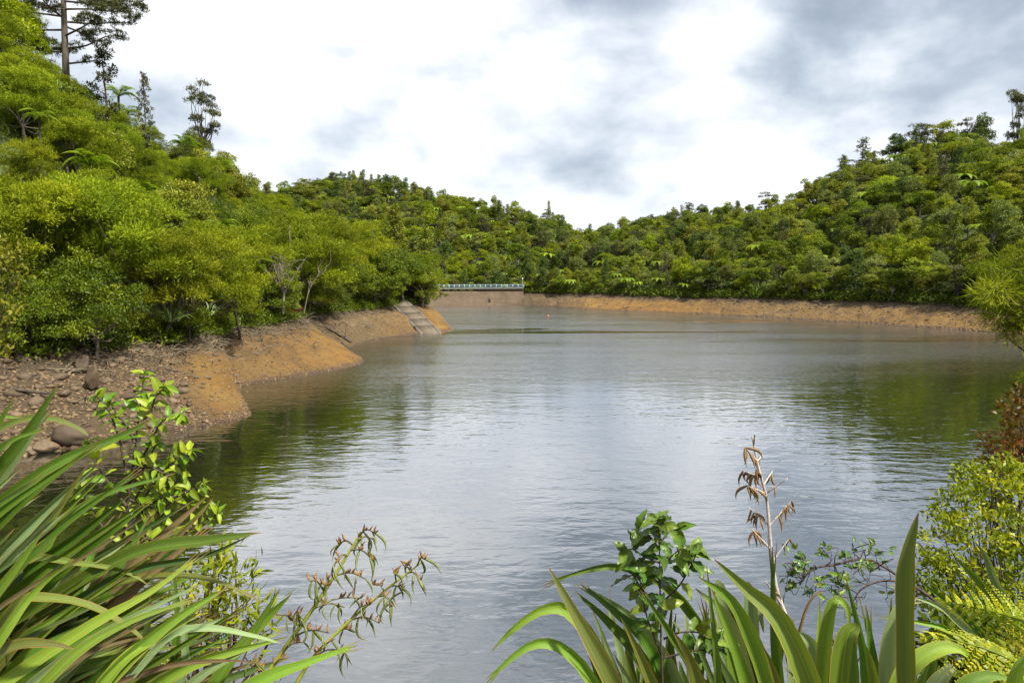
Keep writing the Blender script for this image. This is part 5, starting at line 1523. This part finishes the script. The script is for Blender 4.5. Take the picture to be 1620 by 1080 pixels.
H_([(1410, 1260, 2.1), (1408, 1090, 2.1), (1415, 1000, 2.1), (1428, 960, 2.1), (1452, 945, 2.1)], 38, 'pale', 0.2, 0.35)
H_([(1400, 1180, 1.9), (1430, 1070, 1.9), (1475, 1030, 1.9), (1515, 1025, 1.9), (1540, 1045, 1.9)], 34, 'light', 0.3, 0.4)
H_([(1500, 1200, 1.8), (1520, 1100, 1.8), (1560, 1070, 1.8), (1600, 1072, 1.8)], 34, 'light', 0.2, 0.4)
H_([(1460, 1200, 2.1), (1475, 1100, 2.1), (1500, 1060, 2.1), (1510, 1056, 2.1)], 30, 'pale', 0.2)
H_([(1610, 1080, 2.6), (1560, 1010, 2.6), (1510, 960, 2.6), (1450, 915, 2.6)], 16, 'green', 0.3, 0.5)
H_([(1600, 1040, 2.8), (1540, 1000, 2.8), (1490, 960, 2.8), (1440, 942, 2.8)], 18, 'pale', 0.3, 0.5)
H_([(1640, 1020, 3.0), (1580, 930, 3.0), (1560, 880, 3.0), (1543, 858, 3.0)], 15, 'pale', 0.3, 0.5)
H_([(1600, 980, 3.0), (1550, 920, 3.0), (1530, 900, 3.0), (1510, 880, 3.0)], 14, 'green', 0.3, 0.5)
H_([(1580, 1060, 2.4), (1510, 1000, 2.4), (1460, 985, 2.4), (1390, 975, 2.4)], 12, 'light', 0.3, 0.5)
H_([(1400, 1100, 2.4), (1395, 1060, 2.4), (1440, 1050, 2.4), (1395, 1040, 2.4)][:3], 14, 'green', 0.3)
H_([(1600, 1250, 1.6), (1605, 1110, 1.6), (1610, 1060, 1.6), (1622, 1035, 1.6)], 30, 'light', 0.3, 0.3)
for _ in range(12):
    x0 = random.uniform(1400, 1640); d_ = random.uniform(2.2, 2.8); lx = x0 + random.uniform(-60, 60); ly = random.uniform(990, 1060)
    flax_leaf(flaxT, pl((x0, 1240, d_), (x0 * 0.6 + lx * 0.4, 1120, d_), (lx, ly, d_)), random.uniform(20, 34) / 1080 * d_, random.choice(['dark', 'green', 'dark']), random.uniform(-0.6, 0.6), 0.4)

# flower stalks of the left flax: green-yellow stems with orange husks and hanging pods
M['stalk'] = simple('stalk_yellow_green', (0.26, 0.28, 0.03), 0.5, 0.3, 6)
M['stalkdark'] = simple('stalk_dark', (0.09, 0.085, 0.03), 0.6, 0.4, 9)
M['husk'] = simple('orange_husk', (0.20, 0.095, 0.012), 0.6, 0.6, 14)
M['huskdark'] = simple('dark_husk', (0.13, 0.065, 0.03), 0.6, 0.4, 14)
M['podgreen'] = simple('green_pod', (0.10, 0.12, 0.02), 0.5, 0.3, 8)
M['podbrown'] = simple('brown_pod', (0.15, 0.085, 0.028), 0.7, 0.4, 14)
M['bleached'] = bark_mat('bleached_stalk', (0.27, 0.22, 0.19), (0.52, 0.46, 0.42), 30)


def pod_mesh(name, m0, m1, L=1.0, curve=0.2, r=0.09):
    g = Geo(); s = np.linspace(0, 1, 7)
    P = np.column_stack([curve * np.sin(s * PI * 0.8), np.zeros(7), s * L])
    rr = r * np.array([0.5, 0.9, 1.0, 0.9, 0.65, 0.35, 0.08])
    g.tube(P[:4], rr[:4], 6, 0); g.tube(P[3:], rr[3:], 6, 1)
    return g.mesh(name, [m0, m1], True)


HUSK = [pod_mesh('husk', M['husk'], M['huskdark'], 1, c, 0.13) for c in (0.12, 0.25)]
PODG = [pod_mesh('pod', M['podgreen'], M['podgreen'], 1, c, 0.055) for c in (0.2, 0.4)]
PODB = [pod_mesh('pod', M['podbrown'], M['podbrown'], 1, c, 0.085) for c in (0.25, 0.45, 0.1)]


def orient(loc, axis, length, spin=None):
    z = Vector(axis).normalized(); q = z.to_track_quat('Z', 'Y')
    return Matrix.Translation(Vector(loc)) @ q.to_matrix().to_4x4() @ Matrix.Rotation(random.uniform(0, 6.28) if spin is None else spin, 4, 'Z') @ Matrix.Scale(length, 4)


def stalk(root, pts, d_, r0, twigs, live=True):
    P = spline([at(x, y, d_) for x, y in pts], 24); rl = np.array(root.location)
    g = Geo(); g.tube(P - rl, np.linspace(r0, r0 * 0.35, 24), 8)
    st = link('flower_stalk', g.mesh('flower_stalk', [M['stalk'] if live else M['bleached']], True), root)
    for fr, tx, ty, n in twigs:          # twig from fraction along stalk to a pixel tip, bearing n pods
        b = P[int(fr * 23)]; tip = at(tx, ty, d_ + random.uniform(-0.12, 0.12))
        g = Geo(); Q = spline([b, b * 0.5 + tip * 0.5 + [0, 0, 0.015 if live else 0.0], tip], 8); g.tube(Q - rl, np.linspace(r0 * 0.42, r0 * 0.2, 8), 5)
        tw = link('twig', g.mesh('stalk_twig', [M['stalkdark'] if live else M['bleached']], True), st)
        for k in range(n):
            q = Q[random.randrange(2 if live else 3, 8)] - rl
            if live and random.random() < 0.62:
                ln = random.uniform(0.018, 0.031); ax_ = (random.gauss(0.1, 0.5), random.gauss(0, 0.5), random.uniform(0.5, 1.2))
                o = link('husk', random.choice(HUSK), tw, mat=orient(q, ax_, ln))
            else:
                ln = random.uniform(0.045, 0.085) if live else random.uniform(0.035, 0.06)
                ax_ = (random.gauss(0.15, 0.35), random.gauss(0, 0.3), -1)
                o = link('seed_pod', random.choice(PODG if live else PODB), tw, mat=orient(q, ax_, ln))


stalk(flaxL, [(395, 1110), (440, 1040), (500, 955), (545, 885), (572, 840)], 2.0, 0.0085,
      [(0.97, 592, 842, 8), (0.9, 535, 862, 8), (0.92, 595, 856, 8), (0.84, 590, 885, 9), (0.8, 527, 895, 6), (0.66, 578, 915, 10), (0.6, 490, 918, 8), (0.62, 515, 925, 8), (0.5, 570, 945, 12), (0.48, 545, 960, 8), (0.40, 440, 972, 8), (0.42, 470, 965, 8), (0.35, 520, 1000, 9), (0.3, 480, 1015, 8), (0.14, 400, 1040, 10), (0.2, 455, 1040, 8)])
stalk(flaxL, [(455, 1105), (495, 1040), (560, 975), (620, 925), (668, 888)], 2.05, 0.007,
      [(0.98, 672, 884, 8), (0.95, 640, 895, 7), (0.88, 665, 918, 8), (0.8, 622, 905, 5), (0.78, 640, 940, 9), (0.72, 592, 925, 6), (0.66, 622, 958, 10), (0.5, 585, 955, 10), (0.48, 600, 985, 9), (0.4, 560, 1000, 10), (0.3, 545, 1030, 8), (0.24, 530, 1010, 6)])
stalk(flaxR, [(1262, 1060), (1248, 990), (1228, 930), (1219, 860), (1213, 790), (1200, 740), (1190, 690)], 2.1, 0.0085,
      [(0.97, 1194, 686, 0), (0.9, 1179, 708, 5), (0.88, 1206, 720, 3), (0.82, 1176, 745, 8), (0.80, 1195, 742, 6), (0.78, 1222, 745, 5), (0.72, 1182, 768, 8), (0.70, 1246, 756, 1), (0.6, 1184, 802, 7), (0.58, 1252, 792, 8), (0.5, 1188, 835, 5), (0.44, 1248, 852, 3), (0.27, 1212, 920, 1)], False)
g = Geo(); P = spline([at(x, y, 2.3) for x, y in ((1255, 1060), (1268, 985), (1285, 945), (1302, 936))], 8) - np.array(flaxR.location)
g.tube(P, np.linspace(0.007, 0.002, 8), 6); link('broken_stalk', g.mesh('broken_stalk', [M['podbrown']], True), flaxR)

# ------------------------------------------------------------------ foreground: saplings with single leaves


def leaf_mesh(name, mt, ratio=0.5, wave=0.04, curl=0.25, n=9, tint=0.5):
    s = np.linspace(0, 1, n); us = np.array([-1, -0.55, 0, 0.55, 1])
    wv = ratio / 2 * np.sin(np.clip(s, 0, 1) ** 0.8 * PI) ** 0.8 * (1 - 0.15 * s) + 0.004
    V = []
    for k in range(n):
        for u in us:
            V.append((u * wv[k], s[k], -curl * s[k] ** 2 + 0.35 * abs(u) * wv[k] + wave * math.sin(s[k] * 17 + u * 2) * abs(u)))
    i, j = np.meshgrid(np.arange(n - 1), np.arange(4), indexing='ij')
    F = np.stack([i * 5 + j, i * 5 + j + 1, (i + 1) * 5 + j + 1, (i + 1) * 5 + j], -1).reshape(-1, 4)
    g = Geo(); g.add(V, F, 0, np.tile(tint + np.array([0.0, 0.02, 0.16, 0.02, 0.0]), n)); return g.mesh(name, [mt], True)


LS = [leaf_mesh('sapling_leaf', M['sapling'], r_, w_, c_, 9, t_) for r_, w_, c_, t_ in ((0.5, 0.02, 0.25, 0.45), (0.46, 0.03, 0.4, 0.6), (0.55, 0.02, 0.15, 0.35), (0.48, 0.02, 0.3, 0.75), (0.5, 0.02, 0.5, 0.2))]
LG = [leaf_mesh('glossy_leaf', M['glossy'], r_, w_, c_, 11, t_) for r_, w_, c_, t_ in ((0.5, 0.05, 0.25, 0.4), (0.52, 0.04, 0.45, 0.55), (0.46, 0.05, 0.1, 0.3), (0.5, 0.05, 0.35, 0.8))]


def put_leaf(parent, meshes, loc, axis, normal, ln, name='leaf'):
    y = Vector(axis).normalized(); x = y.cross(Vector(normal)).normalized(); z = x.cross(y)
    m_ = Matrix((x, y, z)).transposed().to_4x4(); m_.translation = Vector(loc)
    return link(name, random.choice(meshes), parent, mat=m_ @ Matrix.Scale(ln, 4))


def foot_stem(root, r_):
    """the stem from the fork of a sapling down into the bank"""
    l_ = np.array(root.location); z_ = near_h(l_[0], l_[1]) - 0.1 - l_[2]
    if z_ < -0.02:
        g = Geo(); g.tube(spline([(0.02, 0, z_), (0.01, 0.01, z_ * 0.5), (0, 0, 0.02)], 6), np.linspace(r_ * 1.4, r_, 6), 7)
        link('stem', g.mesh('foot_stem', [M['twig']], True), root)


def branchy(root, paths, d_, r0, meshes, ln, step, mt, droop=0.3, tipburst=3, start=0.25, lift=0.35, depthj=0.1):
    rl = np.array(root.location)
    for pts in paths:
        dj = random.uniform(-depthj, depthj); n = 16
        dep = np.linspace(0, 1, len(pts))
        P = spline([at(x, y, d_ + dj * e) for (x, y), e in zip(pts, dep)], n)
        g = Geo(); g.tube(P - rl, np.linspace(r0, r0 * 0.35, n), 6)
        br = link('branch', g.mesh('sapling_branch', [mt], True), root)
        Ltot = np.sum(np.linalg.norm(np.diff(P, axis=0), axis=1)); m_ = max(2, int(Ltot * (1 - start) / step))
        T = unit(np.gradient(P, axis=0))
        for k in range(m_ + 1):
            q = start + (1 - start) * k / m_; idx = q * (n - 1); i0 = min(int(idx), n - 2); f_ = idx - i0
            p_ = P[i0] * (1 - f_) + P[i0 + 1] * f_; t_ = T[i0]
            for rep in range(tipburst if k == m_ else 1):
                a_ = k * 2.4 + rep * 2.1 + random.uniform(-.5, .5)
                s1 = unit(np.cross(t_, [0.3, 0.9, 0.2])); s2 = np.cross(t_, s1)
                ax_ = s1 * math.cos(a_) + s2 * math.sin(a_) + t_ * 0.35 + np.array([0, 0, lift]) - np.array([0, 0, droop * random.uniform(0, 1.6)])
                l_ = ln * random.uniform(0.7, 1.2) * (1 if q < 0.85 else 0.8)
                put_leaf(br, meshes, p_ - rl, ax_, (random.gauss(0, 0.4), random.gauss(-0.6, 0.4), 0.8), l_)


sb = at(185, 960, 3.2)
sap = thing('sapling', 'yellow-green leafy sapling rising behind the large flax beside the stony beach', 'sapling', sb)
branchy(sap, [
    [(185, 960), (195, 850), (212, 720), (222, 640), (228, 592)],
    [(205, 780), (190, 700), (172, 650), (152, 626)],
    [(207, 760), (235, 705), (258, 665), (285, 655)],
    [(200, 830), (240, 770), (275, 730), (300, 712)],
    [(195, 870), (250, 820), (290, 780), (322, 770)],
    [(190, 900), (255, 870), (310, 830), (345, 812)],
    [(200, 800), (170, 760), (150, 730), (140, 700)],
    [(210, 740), (240, 740), (262, 752), (275, 770)],
    [(205, 790), (235, 800), (258, 820), (270, 850)],
    [(213, 700), (200, 672), (185, 655), (176, 640)],
    [(216, 680), (238, 650), (246, 628), (262, 612)],
    [(195, 860), (225, 850), (255, 858), (290, 862)],
    [(192, 870), (160, 830), (140, 800), (128, 770)],
    [(205, 770), (225, 745), (240, 715), (250, 700)],
    [(200, 810), (230, 765), (262, 745), (290, 745)],
    [(197, 840), (235, 800), (270, 785), (305, 795)],
], 3.2, 0.0065, LS, 0.074, 0.021, M['twig'], 0.5, 6, 0.18)

gb = at(1060, 1130, 2.05)
sap2 = thing('sapling', 'dark green broad-leaved sapling growing up through the flax over open water', 'sapling', gb)
branchy(sap2, [
    [(1050, 1130), (1046, 1020), (1044, 920), (1043, 850), (1040, 822)],
    [(1045, 955), (1075, 925), (1095, 890), (1104, 870)],
    [(1044, 900), (1062, 880), (1078, 868), (1092, 872)],
    [(1046, 960), (1015, 930), (1002, 905), (1005, 890)],
    [(1048, 1040), (1025, 980), (1014, 930), (1013, 905)],
    [(1044, 890), (1020, 880), (1000, 868), (988, 872)],
    [(1050, 1010), (1075, 1000), (1105, 1000), (1120, 1010)],
    [(1052, 1040), (1090, 1030), (1130, 1025), (1150, 1018)],
    [(1044, 870), (1030, 850), (1022, 845), (1010, 838)],
    [(1043, 860), (1055, 845), (1062, 838), (1070, 835)],
], 2.05, 0.0036, LG, 0.068, 0.0155, M['twig'], 0.4, 5, 0.3, 0.3, 0.08)
foot_stem(sap, 0.010); foot_stem(sap2, 0.006)
# the leaning branch of a thin shrub over the water
tb = at(1560, 1020, 3.2)
thin = thing('thin_shrub', 'thin crooked branch with sparse small leaves arching low over the water', 'shrub', tb)
rl = np.array(tb)
def tb_branch(pts, r0, twigs, burst):
    P = spline([at(x, y, 3.2) for x, y in pts], 16); g = Geo(); g.tube(P - rl, np.linspace(r0, r0 * 0.4, 16), 6)
    br = link('branch', g.mesh('thin_branch', [M['twig']], True), thin)
    for tx, ty, fr in twigs:
        b = P[int(fr * 15)]; e = at(tx, ty, 3.2 + random.uniform(-.15, .15)); Q = spline([b, b * 0.7 + e * 0.3 + R.normal(0, 0.03, 3), b * 0.3 + e * 0.7 + R.normal(0, 0.03, 3), e], 7)
        g = Geo(); g.tube(Q - rl, np.linspace(r0 * 0.35, r0 * 0.15, 7), 4); link('twig', g.mesh('thin_twig', [M['twig']], True), br)
        for _ in range(3):               # bare side twigs
            q = Q[random.randrange(2, 7)]; g = Geo(); g.tube(spline([q, q + R.normal(0, 0.022, 3), q + R.normal(0, 0.04, 3) + [0, 0, -0.02]], 6) - rl, np.linspace(0.0022, 0.001, 6), 4); link('twig', g.mesh('thin_twig', [M['twig']], True), br)
        for k in range(burst):
            q = Q[random.randrange(3, 7)] - rl
            put_leaf(br, LG, q + R.normal(0, 0.012, 3), (random.gauss(0, 0.7), random.gauss(0, 0.6), random.uniform(-0.1, 1)), (random.gauss(0, .4), -0.8, 0.6), random.uniform(0.028, 0.045))
tb_branch([(1560, 1020), (1480, 950), (1420, 910), (1372, 884), (1320, 893), (1285, 900), (1265, 925)], 0.0085,
          [(1245, 880, .98), (1262, 872, .95), (1250, 905, .98), (1238, 915, .99), (1248, 935, .99), (1272, 890, .92), (1300, 925, .85), (1290, 935, .9), (1310, 868, .75), (1335, 868, .7), (1330, 920, .72), (1345, 935, .7), (1360, 895, .62), (1402, 872, .5), (1375, 905, .55), (1385, 860, .55)], 8)
tb_branch([(1480, 950), (1440, 925), (1400, 918), (1365, 930), (1350, 950)], 0.0065, [(1330, 945, .95), (1315, 925, .9), (1345, 975, .98), (1360, 900, .7), (1385, 900, .55), (1410, 935, .5), (1305, 950, .95)], 4)

foot_stem(thin, 0.012)

# ------------------------------------------------------------------ foreground: bushes at the right edge
def bush_at(name, label, cat, px, py, Y, clumps, sprigs, per, Ll, Wl, sp_, mt, stem_from, mt2=None, group=None, nstem=1, up=0.4, rnd=0.6, foot=0.0, r0=0.014):
    fork_ = np.array(at(*stem_from)); base = np.array([fork_[0] + 0.05, fork_[1] + foot, 0.0]); base[2] = near_h(base[0], base[1]) - 0.1
    root = thing(name, label, cat, base, group); rl = np.array(base); fork_ = fork_ - rl
    cl = []
    for cx_, cy_, cd_, r_ in clumps:
        cl.append((at(cx_, cy_, cd_) - rl, np.array([r_, r_, r_ * 0.8])))
    cg = Geo(); fill_crown(cg, cl, sprigs, per, Ll, Wl, sp_, up, 0.6, rnd, -0.7)
    tag(link('foliage', cg.mesh(name + '_foliage', [mt]), root), kind='stuff')
    tg = Geo()
    for c, r in cl:
        for _ in range(3):
            e = c + R.normal(0, 1, 3) * r * 0.6
            f_ = fork_ + R.normal(0, 0.04, 3)
            tg.tube(spline([R.normal(0, 0.05, 3) * [1, 1, 0], f_, f_ * 0.4 + e * 0.6 + R.normal(0, 0.06, 3), e], 9), np.linspace(r0, 0.003, 9), 5)
    link('branches', tg.mesh(name + '_branches', [M['twig']], True), root)
    return root


bush_at('small_leaved_bush', 'bushy small-leaved green shrub leaning over the water behind the tall flax blade', 'bush', 0, 0, 0,
        [(1515, 800, 4.6, 0.16), (1560, 780, 4.7, 0.2), (1610, 800, 4.7, 0.22), (1500, 850, 4.5, 0.18), (1550, 850, 4.5, 0.2), (1600, 850, 4.5, 0.22), (1485, 900, 4.4, 0.14), (1530, 905, 4.4, 0.18), (1580, 900, 4.4, 0.2), (1640, 860, 4.6, 0.25), (1490, 950, 4.3, 0.12), (1540, 950, 4.3, 0.15), (1600, 950, 4.3, 0.2), (1535, 755, 4.8, 0.12), (1590, 750, 4.8, 0.16), (1650, 760, 4.8, 0.2), (1470, 925, 4.3, 0.08)],
        150, 15, 0.040, 0.020, 0.030, M['smallleaf'], (1600, 1120, 4.6))
bush_at('rust_leaved_bush', 'rust-red leaved shrub at the picture edge above the green small-leaved bush', 'bush', 0, 0, 0,
        [(1605, 650, 5.2, 0.12), (1625, 690, 5.2, 0.2), (1585, 705, 5.2, 0.13), (1575, 740, 5.2, 0.1), (1610, 740, 5.2, 0.2), (1650, 720, 5.3, 0.25), (1640, 640, 5.3, 0.12), (1618, 625, 5.3, 0.06)],
        170, 7, 0.05, 0.025, 0.035, M['redleaf'], (1660, 960, 5.3))
bush_at('needle_leaved_tree', 'soft yellow-green needle-leaved tree leaning in at the picture edge over the far bank', 'tree', 0, 0, 0,
        [(1600, 430, 6.5, 0.18), (1570, 465, 6.4, 0.14), (1610, 470, 6.5, 0.22), (1590, 500, 6.5, 0.18), (1630, 510, 6.5, 0.22), (1615, 530, 6.5, 0.12), (1650, 450, 6.6, 0.3), (1655, 400, 6.6, 0.2), (1620, 600, 6.5, 0.04), (1720, 420, 6.7, 0.38), (1760, 500, 6.8, 0.4), (1700, 540, 6.7, 0.3), (1790, 380, 6.9, 0.4), (1860, 460, 7.0, 0.45), (1830, 560, 6.9, 0.35), (1740, 320, 6.9, 0.3)],
        420, 9, 0.11, 0.008, 0.04, M['kanuka'], (1810, 620, 6.8), up=-0.05, rnd=0.5, foot=-0.6, r0=0.035)
bush_at('yellow_leaved_tree', 'yellow-tinged leafy branch hanging in at the picture edge above the stony beach', 'tree', 0, 0, 0,
        [(-10, 400, 9, 0.30), (10, 430, 9, 0.22), (-20, 460, 9, 0.35), (5, 490, 9, 0.2), (-15, 520, 9, 0.25), (15, 405, 9, 0.12), (-5, 560, 9, 0.12), (-40, 420, 9, 0.4)],
        90, 7, 0.08, 0.04, 0.06, leaf_mat('yellow_leaf', (0.07, 0.09, 0.005), (0.155, 0.165, 0.008), (0.27, 0.26, 0.016), 0.4), (-120, 800, 9))
bush_at('willow_leaved_shrub', 'light green narrow-leaved shrub between the large flax and the open water', 'shrub', 0, 0, 0,
        [(340, 900, 3.3, 0.12), (370, 920, 3.3, 0.12), (310, 920, 3.3, 0.15), (350, 960, 3.3, 0.16), (300, 970, 3.3, 0.18), (385, 960, 3.3, 0.1), (330, 1010, 3.3, 0.18), (380, 1010, 3.3, 0.14), (270, 1000, 3.3, 0.2), (420, 980, 3.3, 0.08)],
        110, 5, 0.075, 0.016, 0.03, M['lime'], (330, 1160, 3.3), up=0.5)
bush_at('low_shrub', 'dark low shrub filling the corner under the small-leaved bush', 'shrub', 0, 0, 0,
        [(1500, 1010, 3.4, 0.16), (1560, 1000, 3.4, 0.18), (1620, 1020, 3.4, 0.2), (1530, 1060, 3.3, 0.2), (1600, 1080, 3.3, 0.2), (1470, 1060, 3.4, 0.12)],
        130, 6, 0.07, 0.04, 0.04, M['broad'], (1560, 1200, 3.4))

# yellow-green ferns in the corner
FF = [frond_mesh('yellow_frond', M['fgfern'], 0.62, 17, 0.35, 0.18, 0, 11, 0.5), frond_mesh('yellow_frond', M['fgfern'], 0.62, 15, 0.55, 0.19, 0, 11, 0.35)]
def fern_frond(root, p0, p1, roll=0.0):
    a_, b_ = np.array(at(*p0)), np.array(at(*p1)); ax_ = Vector(b_ - a_); L_ = ax_.length / 0.57
    x = ax_.normalized(); up_ = Vector((0, -0.9, 0.75)); y = up_.cross(x).normalized(); z = x.cross(y)
    m_ = Matrix((x, y, z)).transposed().to_4x4(); m_.translation = Vector(a_ - np.array(root.location))
    f = link('frond', random.choice(FF), root, mat=m_ @ Matrix.Rotation(roll, 4, 'X') @ Matrix.Scale(L_ / 1.0, 4)); return f
fb = at(1680, 1120, 2.0)
fern = thing('yellow_fern', 'bright yellow-green fern with arching lacy fronds in the corner by the small-leaved bush', 'fern', fb)
for p0, p1, rl_ in (((1715, 1015, 2.0), (1512, 944, 2.1), -0.25), ((1690, 1140, 1.9), (1460, 988, 1.95), 0.45), ((1730, 1060, 2.15), (1560, 1008, 2.2), 0.1),
                    ((1705, 985, 2.3), (1590, 985, 2.2), 0.5), ((1700, 1130, 1.85), (1560, 1062, 1.8), -0.3), ((1740, 1100, 2.0), (1610, 1030, 1.95), 0.3)):
    fern_frond(fern, p0, p1, rl_)

foot_stem(fern, 0.03)
tris = 0
for me in bpy.data.meshes: tris += sum(1 for _ in ()) or len(me.loops) - 2 * len(me.polygons)
print('TRIS', tris, 'OBJECTS', len(bpy.data.objects))
